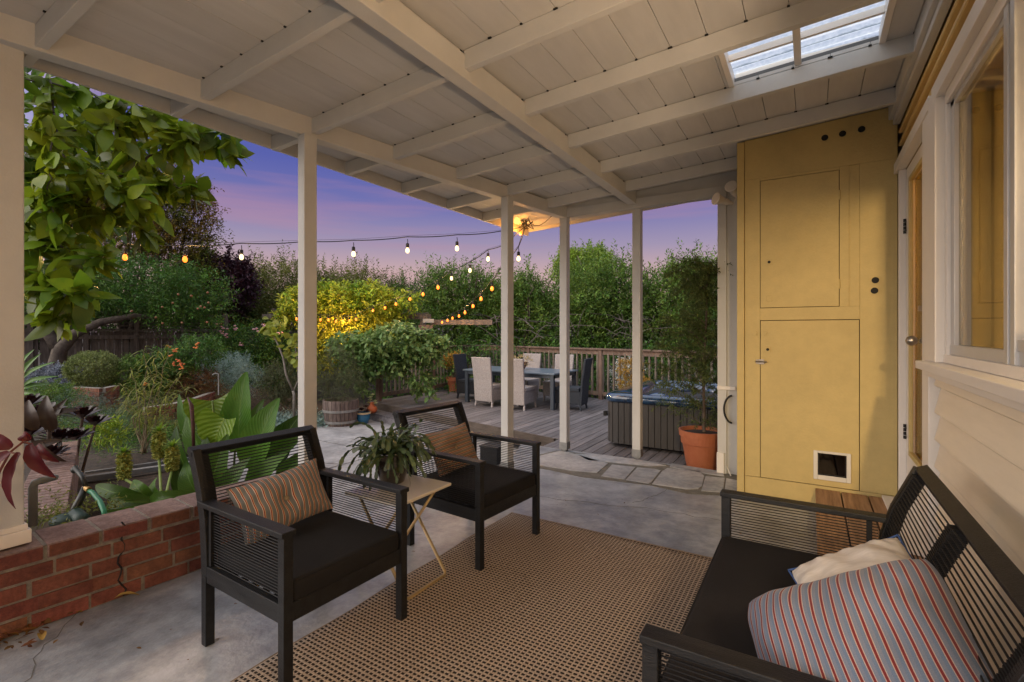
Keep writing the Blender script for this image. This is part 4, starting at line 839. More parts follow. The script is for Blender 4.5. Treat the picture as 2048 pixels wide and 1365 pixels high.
# half barrel planter
barw = mat('barrel_stave', (.075, .055, .05), .8, .15, 8, .5, 50, col2=(.17, .13, .115), stretch=(5, 5, .5), island=.2)
bb = P(682, 848, 9.35); BZ = -.425
brl = thing('half_barrel', 'large weathered half wine barrel planted with a loose grey green shrub', 'planter', (bb.x, bb.y, BZ))
m1 = MB(); n = 26
for k in range(n):
    a0, a1 = 2*math.pi*k/n+.012, 2*math.pi*(k+1)/n-.012; pr = [(.27, 0), (.30, .12), (.325, .29), (.335, .44), (.33, .48)]; vs = []
    for r_, z in pr: vs += [(r_*math.cos(a0), r_*math.sin(a0), z), (r_*math.cos(a1), r_*math.sin(a1), z), ((r_-.03)*math.cos(a1), (r_-.03)*math.sin(a1), z), ((r_-.03)*math.cos(a0), (r_-.03)*math.sin(a0), z)]
    fs = [(i*4+q, i*4+(q+1) % 4, i*4+4+(q+1) % 4, i*4+4+q) for i in range(4) for q in range(4)]+[(16, 17, 18, 19)]; m1.add(vs, fs)
m1.build('staves', barw, brl)
m1 = MB(); [m1.lathe([(r_-.006, z), (r_+.006, z), (r_+.012, z+.045), (r_-.0, z+.045)], 40) for r_, z in ((.288, .05), (.325, .26))]; m1.build('hoop', galv, brl)
m1 = MB(); m1.lathe([(.0001, .42), (.31, .41)], 24); m1.build('soil', soil, brl)
gg = mat('grey_green_leaf', (.045, .06, .025), .7, .2, 20, col2=(.12, .13, .06), island=.35, transl=.25)
crown('foliage', 8, [((bb.x-.05, bb.y, .28), (.42, .42, .30)), ((bb.x-.15, bb.y+.05, .62), (.34, .35, .36)), ((bb.x+.25, bb.y, .30), (.22, .3, .2))], 1100, 8, .14, .035, gg, brl, T=tmpl_lo(.22), sprig=140, sprigL=.26)
# blue pot, gourd vase
bp_ = PZ(727, 847, -.425)
bl = lathepot('blue_pot', 'small glossy blue pot with dark rosettes at the foot of the deck step', 'potted plant', (bp_.x, bp_.y, -.425), [(.0001, 0), (.085, 0), (.12, .08), (.128, .17), (.135, .18), (.138, .215), (.125, .215), (.115, .18), (.0001, .18)], mat('blue_glaze', (.015, .10, .20), .2, .2, 5, coat=.6), .115, .19)
bl_rim = MB(); bl_rim.lathe([(.126, .185), (.141, .188), (.142, .216), (.124, .218)], 32); bl_rim.build('rim', mat('sand_rim', (.42, .33, .20), .6), bl)
def rosettes(name, seed, pts, r, m, parent, n=26, T=None):
    rng = np.random.default_rng(seed); pos = []; d_ = []; u_ = []; s_ = []
    for p in pts:
        for i in range(n):
            a = i*2.4; t = i/n; el = 1.35*(1-t)+.05; pos.append(tuple(Vector(p)+Vector((math.cos(a), math.sin(a), 0))*r*.06)); v = Vector((math.cos(a)*math.cos(el), math.sin(a)*math.cos(el), math.sin(el)))
            d_.append(tuple(v)); u_.append(tuple(Vector((-math.cos(a)*math.sin(el), -math.sin(a)*math.sin(el), math.cos(el))))); s_.append(r*(.45+.55*t)*rng.uniform(.85, 1.1))
    return leaf_mesh(name, pos, d_, u_, np.array(s_), T or tmpl(1, .42, .10, -.12, ((0, .3), (.4, .7), (.75, 1), (.93, .6), (1, .05))), m, parent, True)
rosettes('foliage', 3, [(bp_.x+x, bp_.y+y, -.20+z) for x, y, z in [(-.05, 0, .02), (.06, .03, 0), (0, -.06, .04), (.02, .05, .08)]], .085, mat('dark_rosette', (.05, .02, .015), .5, island=.3), bl, 18)
gp = PZ(744, 826, -.282)
gv = thing('gourd_vase', 'small orange gourd shaped pot with pale green succulent on the deck step', 'potted plant', (gp.x, gp.y, -.282))
m1 = MB(); m1.lathe([(.0001, 0), (.07, .0), (.098, .04), (.102, .08), (.085, .12), (.05, .15), (.04, .18), (.05, .21), (.04, .21), (.0001, .19)], 32); m1.build('pot', mat('orange_clay', (.48, .12, .04), .5), gv, smooth=True)
rosettes('foliage', 4, [(gp.x+x, gp.y+y, -.08+z) for x, y, z in [(-.05, 0, .04), (.06, .02, .02), (0, -.04, .10), (.10, 0, -.02), (-.09, .0, -.02), (.02, .0, .15)]], .07, mat('pale_succulent', (.30, .34, .14), .5, col2=(.5, .52, .28), island=.2), gv, 16)
# black box on the path seen through the chair
m1 = MB(); q = PZ(985, 925, -.425); m1.box((q.x-.14, q.y-.1, -.425), (q.x+.14, q.y+.14, -.21)); m1.box((q.x-.15, q.y-.11, -.21), (q.x+.15, q.y+.15, -.19))
tag(m1.build('storage_box', black, None, bevel=.01), 'small black box on the path behind the farther armchair', 'box')
# ================================================================== pergola and string lights
pg = thing('pergola', 'weathered wooden pergola overgrown with golden green vine', 'pergola', tuple(PZ(700, 760, -.45)))
def W3(px, py, d): return P(px, py, d)
m1 = MB(); m1.beam(W3(525, 634, 13.2), W3(862, 634, 13.2), .05, .14); m1.build('beam', oldw, pg, world=True)
m1 = MB(); m1.beam(W3(535, 629, 14.6), W3(858, 630, 14.6), .05, .14); m1.build('beam', oldw, pg, world=True)
for x in range(545, 850, 34):
    m1 = MB(); a = W3(x, 621, 12.9); b = W3(x+6, 622, 15.0); m1.beam(a, b, .05, .11); m1.build('crosspiece', oldw, pg, world=True)
for (x, d) in [(568, 13.1), (655, 14.0), (846, 13.1)]:
    a = W3(x, 640, d); m1 = MB(); m1.beam((a.x, a.y, -.5), (a.x, a.y, a.z), .11, .11, up=(1, 0, 0)); m1.build('post', oldw, pg, world=True)
m1 = MB(); m1.beam(W3(838, 655, 12.8), W3(866, 655, 12.8), .12, .12); m1.beam(W3(862, 645, 12.9), W3(985, 645, 12.2), .05, .13); m1.build('side_beam', railw, pg, world=True)
m1 = MB(); m1.beam(W3(846, 642, 12.7), W3(868, 642, 12.7), .04, .10); m1.build('beam_bracket', galv, pg, world=True)
wire = mat('black_cable', (.008, .008, .009), .6)
bulbm = emat('bulb_glow', (1, .20, .02), 2.3); bulbw = emat('bulb_glow_near', (1, .68, .32), 1.9)
def strand(label, pts, bulbs, r=.0055, lift=.0, lamps=(), big=1.0):
    t_ = thing('string_lights', label, 'string lights', tuple(pts[0]), 0, 'strands of festoon bulbs')
    fine = []
    for i in range(len(pts)-1):
        for k in range(6):
            s = k/6; p = pts[i].lerp(pts[i+1], s); sag = .02*(pts[i+1]-pts[i]).length; fine.append(p-Vector((0, 0, sag*4*s*(1-s))))
    fine.append(pts[-1]); m1 = MB(); m1.tube(fine, r, 6); m1.tube([pts[0]+Vector((0, 0, .03)), *(p+Vector((0, 0, .012)) for p in pts[1:-1]), pts[-1]+Vector((0, 0, .01))], .0018, 4); cb = m1.build('cable', wire, t_, world=True)
    for j, (p, near) in enumerate(bulbs):
        k = big*(1.0 if near else 1.08); dz = .085*k
        m1 = MB(); m1.tube([p+Vector((0, 0, dz+.012)), p+Vector((.004, 0, dz*.8)), p+Vector((.002, 0, .05*k))], .004, 6); m1.tube([p+Vector((0, 0, .05*k)), p+Vector((0, 0, .048*k)), p+Vector((0, 0, .012*k)), p+Vector((0, 0, 0))], [.010, .017*k, .019*k, .014*k], 10); s_ = m1.build('socket', wire, t_, world=True)
        m1 = MB(); m1.lathe([(.0001, -.062), (.010, -.060), (.019, -.050), (.0225, -.036), (.020, -.020), (.013, -.004), (.012, .0)], 14, p); m1.v = [tuple(p+(Vector(v)-p)*k) for v in m1.v]; m1.build('bulb', bulbw if near else bulbm, s_, world=True, smooth=True)
        if j in lamps: lamp('bulb_light', tuple(p-Vector((0, 0, .035))), 3.0 if near else 48.0, (1, .55, .18), .03)
    return t_
H0 = P(1051, 452, 6.15)
b1 = [(1000, 463, 5.9, 0), (914, 470, 5.6, 1), (815, 474, 5.45, 1), (707, 481, 5.35, 1), (613, 483, 5.3, 1), (483, 487, 5.3, 1), (370, 491, 5.3, 1), (250, 487, 5.3, 1), (185, 484, 5.3, 0)]
strand('string of festoon bulbs running left from the roof corner across the sky', [H0]+[P(x, y, d) for x, y, d, _ in b1], [(P(x, y+22, d), x > 400) for x, y, d, q in b1 if q], lamps=(0, 1, 2, 3, 4, 5, 6))
b2 = [(1004, 492, 6.3), (976, 500, 6.5), (940, 524, 6.9), (903, 541, 7.4), (876, 560, 8.0), (846, 575, 8.8), (820, 586, 9.6), (792, 597, 10.5), (770, 605, 11.0), (746, 611, 11.6), (712, 629, 11.9), (699, 632, 11.9), (686, 632, 11.9), (672, 633, 11.9), (657, 630, 11.9), (641, 630, 11.9), (618, 629, 11.9), (593, 628, 11.9)]
strand('string of festoon bulbs sagging from the roof corner to the vine covered pergola', [H0]+[P(*q) for q in b2], [(P(x, y+10*9/d, d), d < 8) for x, y, d in b2[1:]], lamps=(0, 3, 6, 8, 10, 12, 14, 16), big=1.0)
b3 = [(1037, 494, 5.6), (1006, 528, 6.4), (984, 562, 7.2), (962, 584, 8.0), (946, 600, 8.9), (930, 614, 9.8), (918, 622, 10.6), (905, 627, 11.4), (895, 632, 12.0), (884, 636, 12.5)]
strand('string of festoon bulbs dropping from the roof corner towards the side beam', [H0]+[P(*q) for q in b3], [(P(x, y+9*9/d+(4 if d < 6 else 0), d), d < 6) for x, y, d in b3], lamps=(1, 3, 5, 8), big=1.0)
hk = thing('corner_lamp', 'tangle of black cable and glowing bulb hooked under the orange lit roof corner', 'hanging bulb', tuple(H0))
m1 = MB(); rng = np.random.default_rng(9)
for q in range(5):
    pts = [H0+Vector(rng.normal(size=3))*Vector((1, 1, 1)).length*.028+Vector((0, 0, .03)) for _ in range(9)]; m1.tube(pts, .005, 6, False)
m1.tube([H0, P(1078, 452, 6.1), P(1090, 445, 5.9), P(1103, 433, 5.7)], .004, 6); m1.tube([H0+Vector((0, 0, .10)), H0], .008, 6); m1.build('cable_tangle', wire, hk, world=True)
m1 = MB(); m1.sphere(P(1042, 466, 6.2), .022, 12, 8, 1.3); m1.build('bulb', bulbm, hk, world=True, smooth=True)
lamp('bulb_light', tuple(P(1040, 470, 6.2)), 13, (1, .36, .05), .04)
# ================================================================== fence on the left
fn = thing('garden_fence', 'old dark board fence with a lattice top behind the garden beds', 'fence', tuple(PZ(300, 800, -.05)))
FA, FB = P(-60, 664, 10.6), P(452, 664, 13.2); FA.z = FB.z = 0; fd = (FB-FA).normalized(); FL = (FB-FA).length; rng = np.random.default_rng(12)
m1 = MB(); s = 0
while s < FL:
    w_ = rng.uniform(.12, .16); gp_ = .030 if rng.random() < .38 else .006; a = FA+fd*s; b = FA+fd*(s+w_); m1.beam(zz(a, .62), zz(b, .62), .018, 1.45+rng.uniform(-.02, .02)); s += w_+gp_
m1.build('boards', fencew, fn, world=True)
m1 = MB()
for z, h_ in ((1.22, .09), (1.37, .035), (.2, .09), (1.78, .05)): m1.beam(zz(FA, z)+Vector((.03, -.03, 0)), zz(FB, z)+Vector((.03, -.03, 0)), .04, h_)
m1.build('rails', fencew, fn, world=True)
m1 = MB()
for s in np.arange(0, FL-.4, .085): a = FA+fd*s; m1.beam(zz(a, 1.37), zz(a, 1.78), .030, .006, up=(0, 0, 1) if False else fd)
for z in np.arange(1.41, 1.78, .085): m1.beam(zz(FA, z), zz(FB, z), .008, .030)
m1.build('lattice', fencew, fn, world=True)
for s in np.arange(0, FL+.1, FL/5): a = FA+fd*min(s, FL); m1 = MB(); m1.beam(zz(a, -.3), zz(a, 1.84), .10, .10, up=fd); m1.build('fence_post', fencew, fn, world=True)
# side fence / dark backing beyond garden
fb = thing('side_fence', 'plain dark board fence behind the pergola and rose bushes', 'fence', tuple(PZ(500, 780, -.4)))
m1 = MB(); FC, FD = zz(FB, 0), zz(P(700, 664, 17), 0); fd2 = (FD-FC).normalized(); s = 0; L2 = (FD-FC).length
while s < L2: a = FC+fd2*s; m1.beam(zz(a, .4), zz(a+fd2*.14, .4), .018, 1.9); s += .147
m1.build('boards', fencew, fb, world=True)
# ================================================================== vegetation
def leafm(name, c, c2, island=.35, tr=.3, rough=.5):
    return mat(name, c, rough, .2, 1.2, col2=c2, island=island, transl=tr, spec=.35)
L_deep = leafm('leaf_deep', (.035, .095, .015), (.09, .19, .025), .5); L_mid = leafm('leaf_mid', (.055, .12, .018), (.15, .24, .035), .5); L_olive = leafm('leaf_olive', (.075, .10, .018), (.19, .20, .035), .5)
L_gold = leafm('leaf_gold', (.17, .31, .025), (.52, .52, .055), .6, .4); L_lime = leafm('leaf_lime', (.14, .24, .02), (.26, .36, .04)); L_purple = leafm('leaf_purple', (.035, .012, .02), (.08, .03, .045), .3, .15)
L_rust = leafm('leaf_rust', (.07, .11, .012), (.20, .115, .015), .6); L_silver = leafm('leaf_silver', (.14, .22, .20), (.28, .38, .34), .2, .1); L_blue = leafm('leaf_vine', (.075, .15, .04), (.20, .30, .09), .45)
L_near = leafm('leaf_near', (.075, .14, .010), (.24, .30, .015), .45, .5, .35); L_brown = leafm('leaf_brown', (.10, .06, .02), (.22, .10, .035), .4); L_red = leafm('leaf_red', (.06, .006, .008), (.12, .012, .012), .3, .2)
treebark = mat('tree_bark', (.045, .035, .028), .9, .2, 12, .5, 30, col2=(.11, .09, .07))
def plant(name, label, cat, d, blobs, n, k, tl, ls, m, gz=-.45, group=None, seed=1, T=None, sprig=0, sprigL=.5, shell=.45, trunk=0, down=.15, upb=.35, dd=1.0, clump=.35):
    B = [(P(x, y, d*(q[0] if q else 1)), (rx*d/FPX, rx*d/FPX*dd, ry*d/FPX)) for x, y, rx, ry, *q in blobs]
    c = B[0][0]; root = thing(name, label, cat, (c.x, c.y, gz), 0, group)
    o = crown('crown' if trunk else 'foliage', seed, B, n, k, tl, ls, m, root, T=T, sprig=sprig, sprigL=sprigL, shell=shell, down=down, upb=upb, clump=clump)
    if trunk:
        mb = MB(); r = np.random.default_rng(seed); mb.tube([(c.x, c.y, gz), (c.x+.05, c.y, gz+(c.z-gz)*.35)], [trunk, trunk*.8], 9); branchy(mb, r, (c.x+.05, c.y, gz+(c.z-gz)*.33), [b[0]+Vector((0, 0, b[1][2]*.3)) for b in B]+[B[0][0]+Vector(r.normal(size=3))*B[0][1][0]*.6 for _ in range(4)], trunk*.6)
        mb.build('trunk', treebark, root, world=True, smooth=True)
    return root
TG = 'trees and tall shrubs beyond the railing'
T1 = tmpl_lo(.42)
plant('liquidambar_tree', 'tall tree turning rust and olive, behind the near branches at the left', 'tree', 13, [(255, 460, 90, 80), (325, 355, 40, 48), (355, 430, 56, 36), (350, 490, 56, 44), (398, 424, 34, 16), (200, 380, 90, 90), (400, 520, 24, 24), (420, 470, 20, 14), (370, 385, 40, 20)], 5200, 8, .34, .085, L_rust, seed=41, trunk=.16, sprig=120, sprigL=.4)
plant('purple_leaf_tree', 'small dark purple leaved tree showing above the hedge', 'tree', 14, [(440, 572, 52, 42), (398, 556, 28, 30), (470, 566, 24, 26)], 1600, 8, .4, .13, L_purple, seed=42, trunk=.1, sprig=120, sprigL=.5)
plant('fruit_tree', 'broad deep green fruit tree leaning over the lattice fence', 'tree', 11.2, [(280, 575, 110, 50), (380, 590, 62, 46), (190, 585, 95, 40), (350, 622, 50, 26), (430, 620, 28, 30), (110, 590, 80, 40)], 3300, 8, .30, .085, L_deep, seed=43, T=tmpl_lo(.34), sprig=60, sprigL=.25, shell=.4)
mb = MB(); mb.tube([P(95, 800, 10.2), P(112, 740, 10.2), P(120, 700, 10.2), P(150, 668, 10.2), P(200, 645, 10.4), P(270, 632, 10.8), P(330, 640, 11)], [.20, .16, .13, .10, .08, .06, .04], 10)
mb.tube([P(118, 700, 10.2), P(90, 660, 10.2), P(60, 620, 10.3)], [.12, .09, .06], 8)
fr_root = [o for o in sc.objects if o.name.startswith('fruit_tree')][0]; mb.build('trunk', treebark, fr_root, world=True, smooth=True)
rngf = np.random.default_rng(4); mb = MB()
for i in range(14):
    p = P(rngf.uniform(230, 420), rngf.uniform(580, 650), 10.3); mb.sphere(p, .024, 8, 6)
mb.build('fruit', mat('ripening_fruit', (.20, .12, .05), .6, col2=(.24, .07, .04)), fr_root, world=True, smooth=True)
bgt = [('light green feathery shrub tree left of the first post', 15, [(470, 610, 60, 50), (420, 625, 40, 40)], 2400, L_olive, 90),
 ('dull green tree with upright shoots just behind the first slim post', 17, [(560, 580, 70, 48), (590, 640, 80, 60), (510, 600, 50, 50)], 3400, L_olive, 200),
 ('bronze tipped tree right of the first post, above the pergola', 18, [(690, 590, 70, 36), (740, 620, 80, 60), (640, 580, 40, 34)], 3200, L_olive, 220),
 ('low dark green tree behind the pergola end', 18.5, [(810, 610, 60, 36), (800, 650, 70, 60)], 2200, L_deep, 130),
 ('tall tangled green tree with bronze shoots between the light strings', 15.5, [(915, 600, 70, 50), (880, 585, 40, 34), (960, 620, 60, 60), (900, 670, 90, 50)], 4400, L_mid, 240),
 ('glossy mid green tree behind the second post', 15, [(1035, 610, 60, 44), (1070, 640, 60, 60), (1000, 650, 50, 50), (1055, 580, 20, 26)], 3600, L_mid, 160),
 ('broad dense green tree filling the gap between the two right posts', 14.5, [(1190, 600, 90, 66), (1150, 650, 90, 60), (1230, 590, 60, 56), (1240, 660, 80, 55)], 5600, L_mid, 200),
 ('green tree with pale upright shoots behind the potted conifer', 14, [(1350, 610, 80, 66), (1320, 660, 80, 50), (1410, 600, 60, 60), (1430, 660, 60, 60), (1370, 560, 50, 30)], 5200, L_mid, 260)]
for i, (lab, d, bl_, n, m, sg) in enumerate(bgt): plant('background_tree', lab, 'tree', d, bl_, int(n*.8), 8, .42, .108, m, gz=-1.2, group=TG, seed=50+i, T=tmpl_lo(.36), sprig=int(sg*.8), sprigL=.75, shell=.3, trunk=.09)
plant('background_tree', 'bright yellow green treetop catching the last light above the others', 'tree', 19, [(1165, 545, 55, 36), (1140, 530, 24, 22), (1195, 525, 22, 22)], 1500, 8, .4, .13, L_lime, gz=-1.2, seed=70, trunk=.12, sprig=40)
plant('background_tree', 'dark dense tree mass rising behind the lattice fence at the far left', 'tree', 14.5, [(100, 600, 90, 60), (220, 620, 90, 60), (330, 620, 90, 50), (440, 640, 60, 40), (60, 640, 80, 60)], 4200, 8, .35, .10, L_deep, gz=-.1, seed=69, T=T1, shell=.25, trunk=.1)
# shaded undergrowth seen through the balusters
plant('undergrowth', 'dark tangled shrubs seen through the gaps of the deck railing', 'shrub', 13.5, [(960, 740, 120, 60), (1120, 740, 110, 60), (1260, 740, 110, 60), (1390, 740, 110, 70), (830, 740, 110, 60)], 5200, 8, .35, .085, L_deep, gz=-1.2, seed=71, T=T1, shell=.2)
mb = MB(); rngu = np.random.default_rng(77)
for i in range(70):
    x, y = rngu.uniform(960, 1340), rngu.uniform(640, 700); a = P(x, y, 13.2); d = Vector(rngu.normal(size=3)); d.z = abs(d.z)*.6; mb.tube([a, a+d*.25+Vector((0, 0, .1)), a+d*.6], [.012, .008, .003], 5)
mb.build('bare_twigs', mat('pale_twig', (.12, .10, .09), .8), [o for o in sc.objects if o.name.startswith('undergrowth')][0], world=True)
plant('white_flower_bush', 'bush with white blossoms glimpsed through the balusters right of the dark chair', 'shrub', 12, [(1255, 750, 26, 30)], 260, 6, .2, .06, leafm('blossom_white', (.5, .52, .48), (.8, .8, .78), .2, .2), gz=-1, seed=72)
# pergola vine
plant('pergola_vine', 'golden green vine sprawling over the pergola roof and hanging down its posts', 'vine', 12.9, [(620, 606, 40, 18), (690, 604, 44, 22), (750, 608, 44, 24), (590, 618, 26, 20), (730, 592, 30, 10), (808, 612, 26, 18), (650, 594, 34, 12), (700, 630, 30, 20), (770, 630, 24, 18), (570, 640, 16, 16)], 1500, 7, .30, .125, L_gold, seed=80, sprig=130, sprigL=.30, T=T1, shell=.3)
plant('hanging_vine', 'yellow green vine curtain hanging under the pergola beam', 'vine', 12.6, [(640, 665, 34, 34), (700, 665, 40, 36), (745, 655, 36, 30), (670, 700, 40, 34), (620, 710, 18, 40), (720, 690, 40, 40)], 1900, 8, .24, .10, leafm('leaf_yellowgreen', (.18, .26, .015), (.50, .44, .03), .45, .4), seed=81, T=T1, down=.5, upb=-.2, shell=.3)
plant('railing_vine', 'broad leaved green vine draped over the left end of the deck railing', 'vine', 10.2, [(790, 680, 54, 24), (842, 697, 34, 22), (740, 700, 40, 28), (712, 730, 22, 24), (775, 715, 40, 18), (846, 768, 20, 16), (718, 760, 16, 16), (868, 690, 16, 16), (692, 690, 26, 20)], 900, 7, .22, .105, L_blue, seed=82, T=tmpl(1, .62, .10, .2, ((0, .3), (.3, 1), (.7, .7), (1, .03))), down=.4, upb=.1, shell=.5)
# garden shrubs
plant('rose_bush', 'dark green rose bush with a few pink blooms left of the thin fig tree', 'shrub', 12.4, [(500, 690, 66, 38), (450, 700, 40, 40), (550, 700, 50, 50), (520, 740, 70, 40)], 2000, 8, .2, .075, L_deep, seed=90, T=T1, shell=.35)
mb = MB(); rngf = np.random.default_rng(14)
for (x, y) in [(435, 645), (447, 658), (444, 665), (452, 672), (512, 660), (530, 652), (470, 655), (560, 665), (480, 690)]:
    p = P(x, y, 11.6); [mb.sphere(p+Vector(rngf.normal(size=3))*.03, .035, 8, 6, .6) for _ in range(4)]
mb.build('bloom', leafm('pink_petal', (.5, .25, .30), (.65, .42, .45), .2, .2), [o for o in sc.objects if o.name.startswith('rose_bush')][0], world=True, smooth=True)
plant('clipped_bush', 'rounded pale green bush left of the willowy plant', 'shrub', 8.8, [(187, 738, 42, 30)], 1900, 8, .08, .035, leafm('leaf_pale', (.12, .16, .04), (.24, .28, .09), .35), gz=-.05, seed=91, shell=.75, clump=.12)
plant('lavender', 'silver blue lavender mound right of the rust coloured shrub', 'shrub', 10.4, [(455, 745, 42, 24), (490, 765, 30, 22), (430, 755, 24, 20)], 900, 10, .22, .055, L_silver, seed=92, T=tmpl_lo(.14), upb=.9, sprig=160, sprigL=.2)
plant('rust_shrub', 'low shrub tinged orange and brown beside the silver lavender', 'shrub', 9.6, [(392, 762, 40, 24), (360, 775, 34, 22), (412, 790, 24, 16)], 1300, 8, .14, .035, L_brown, seed=93, sprig=80, sprigL=.14)
plant('low_shrub', 'small brownish green shrub at the foot of the thin fig tree', 'shrub', 10.2, [(556, 770, 34, 34), (585, 790, 22, 24)], 900, 8, .16, .04, gg, seed=94, sprig=80, sprigL=.2)
plant('flower_bush', 'green bush with orange and yellow flowers behind the willowy plant', 'shrub', 9.4, [(348, 730, 34, 26), (310, 745, 36, 26), (400, 705, 36, 24)], 1100, 8, .18, .055, L_deep, seed=95, sprig=60, sprigL=.2)
mb = MB()
for (x, y) in [(338, 694), (346, 703), (343, 712), (352, 700), (358, 722), (350, 728), (364, 735), (390, 694), (395, 690), (362, 728), (290, 770)]:
    p = P(x, y, 8.8); [mb.sphere(p+Vector(rngf.normal(size=3))*.02, .022, 8, 5, .6) for _ in range(4)]
mb.build('bloom', leafm('orange_petal', (.62, .16, .05), (.75, .32, .06), .3, .2), [o for o in sc.objects if o.name.startswith('flower_bush')][0], world=True, smooth=True)
plant('grey_mound', 'bluish grey low mound near the fence at the far left', 'shrub', 9.8, [(120, 752, 40, 20), (90, 765, 30, 16)], 700, 8, .12, .05, leafm('blue_grey', (.10, .13, .16), (.28, .30, .36), .3, .1), gz=-.05, seed=96)
gc_ = thing('ground_cover', None, None, tuple(PZ(200, 800, -.05))); 
def cover(name, seed, pts, m, ls, n, h, gz=-.05, T=None):
    rng = np.random.default_rng(seed); P_ = []
    for (x, y, z, rx, cnt) in pts:
        c = PZ(x, y, z)
        for _ in range(cnt): P_.append((c.x+rng.normal()*rx, c.y+rng.normal()*rx, z))
    P_ = np.array(P_); d = nrm(rng.normal(size=P_.shape)*.6+np.array([0, 0, 1.2])); a, b, c = twigs(rng, P_, d, h*rng.uniform(.5, 1.3, len(P_)), n, spread=.9)
    return leaf_mesh(name, a, b, c, ls*rng.uniform(.6, 1.3, len(a)), T or tmpl_lo(.3), m)
sc.objects.remove(gc_) if False else bpy.data.objects.remove(gc_)
o = cover('ground_cover', 97, [(90, 800, -.05, .7, 400), (130, 775, -.05, .5, 320), (120, 850, -.1, .5, 300), (200, 838, -.1, .35, 300), (262, 790, -.05, .35, 200), (440, 790, -.1, .4, 200)], L_olive, .042, 11, .30)
tag(o, 'loose mixed green ground cover over the left garden beds', 'ground cover', kind='stuff')
o = cover('ground_cover', 98, [(200, 875, -.1, .35, 260), (280, 890, -.1, .4, 420), (340, 880, -.12, .35, 320), (400, 850, -.3, .35, 200), (250, 855, -.1, .4, 380), (160, 860, -.1, .3, 200)], L_deep, .034, 10, .24)
tag(o, 'feathery dark green low foliage in the near bed', 'ground cover', kind='stuff')
plant('rosemary', 'dark blue green rosemary bush behind the black aeoniums', 'shrub', 6.2, [(190, 830, 44, 30), (150, 810, 40, 24), (220, 850, 30, 26)], 800, 10, .13, .026, leafm('rosemary_leaf', (.03, .07, .05), (.08, .15, .10), .3, .1), gz=-.1, seed=99, T=tmpl_lo(.15), upb=.7)
o = cover('lambs_ear', 100, [(520, 830, -.43, .35, 130), (570, 835, -.43, .35, 150), (620, 840, -.43, .35, 130), (545, 845, -.43, .3, 100), (600, 850, -.43, .3, 100), (640, 850, -.43, .2, 60)], L_silver, .085, 5, .10, T=tmpl(1, .34, .1, .1, ((0, .3), (.4, 1), (1, .03))))
tag(o, 'silvery pale ground cover strip between the path and the beds', 'ground cover', kind='stuff')
plant('fern_bush', 'soft feathery green bush right behind the dark aeoniums, in front of the clipped bush', 'shrub', 7.6, [(90, 800, 44, 22), (140, 805, 24, 16)], 600, 9, .16, .034, L_mid, gz=-.1, seed=131, sprig=90, sprigL=.16)
plant('fern_bush', 'loose leafy green bush under the willowy shrub, in front of the curved brick edge', 'shrub', 6.8, [(340, 872, 40, 16), (290, 865, 36, 18)], 700, 9, .13, .03, L_olive, gz=-.2, seed=132, sprig=90, sprigL=.16)
plant('tall_perennials', 'upright dark green perennials against the board fence left of the orange flowers', 'shrub', 9.2, [(262, 752, 34, 26), (300, 775, 34, 20)], 800, 9, .2, .045, L_mid, gz=-.05, seed=133, sprig=120, sprigL=.2)
# willowy plant
wp = thing('willowy_shrub', 'tall willowy shrub with drooping narrow yellow green leaves', 'shrub', tuple(PZ(285, 915, -.1)))
rng = np.random.default_rng(101); mb = MB(); bs = PZ(285, 915, -.1); pos = []; dd = []; uu = []; d0 = 5.4
for (x, y) in [(290, 690), (315, 700), (340, 690), (262, 735), (240, 770), (370, 740), (330, 760), (300, 740), (350, 790), (275, 780), (250, 800), (310, 810), (385, 770)]:
    tp = P(x, y, d0+rng.uniform(-.4, .4)); pts = [bs.lerp(tp, s)+Vector((0, 0, .12*math.sin(s*3.1)))+Vector(rng.normal(size=3))*.02 for s in np.linspace(0, 1, 8)]; mb.tube(pts, [.008*(1-.8*i/7) for i in range(8)], 5, False)
    for s in np.linspace(.35, 1, 44):
        i = min(int(s*7), 6); p = pts[i].lerp(pts[i+1], s*7-i); a = rng.uniform(0, 6.28); pos.append(tuple(p)); dd.append((math.cos(a), math.sin(a), rng.uniform(-.2, .9))); uu.append((0, 0, 1))
mb.build('stem', mat('pale_stem', (.16, .13, .08), .8), wp, world=True)
leaf_mesh('foliage', pos, dd, uu, .13*rng.uniform(.6, 1.2, len(pos)), tmpl(1, .10, .05, .75, ((0, .5), (.2, 1), (.45, 1), (.7, .8), (.88, .5), (1, .05))), leafm('willow_leaf', (.08, .12, .015), (.22, .24, .04), .35, .35), wp)
# thin fig tree
fg = thing('young_fig_tree', 'thin bare stemmed young tree with a tuft of large yellow green leaves', 'tree', tuple(PZ(588, 840, -.43)))
mb = MB(); mb.tube([PZ(588, 845, -.45), P(588, 790, 9.7), P(586, 782, 9.7)], [.03, .026, .024], 8); mb.tube([P(586, 782, 9.7), P(572, 750, 9.6), P(566, 715, 9.6), P(556, 690, 9.6), P(546, 670, 9.6), P(544, 655, 9.6)], [.022, .019, .016, .013, .010, .008], 8); mb.tube([P(586, 785, 9.7), P(597, 760, 9.7), P(594, 725, 9.7), P(590, 690, 9.7)], [.018, .014, .011, .008], 8)
mb.build('trunk', mat('pale_bark', (.22, .20, .18), .8, .2, 20), fg, world=True, smooth=True)
rng = np.random.default_rng(102); pos = []; dd = []
for (x, y, n, s) in [(548, 660, 16, 12), (565, 650, 12, 12), (536, 650, 10, 8), (578, 705, 8, 12), (595, 690, 8, 10), (600, 718, 9, 9), (590, 670, 6, 9)]:
    for _ in range(n): pos.append(tuple(P(x+rng.normal()*s*.7, y+rng.normal()*s*.7, 9.6+rng.normal()*.08))); v = rng.normal(size=3); v[2] -= .5; dd.append(tuple(v))
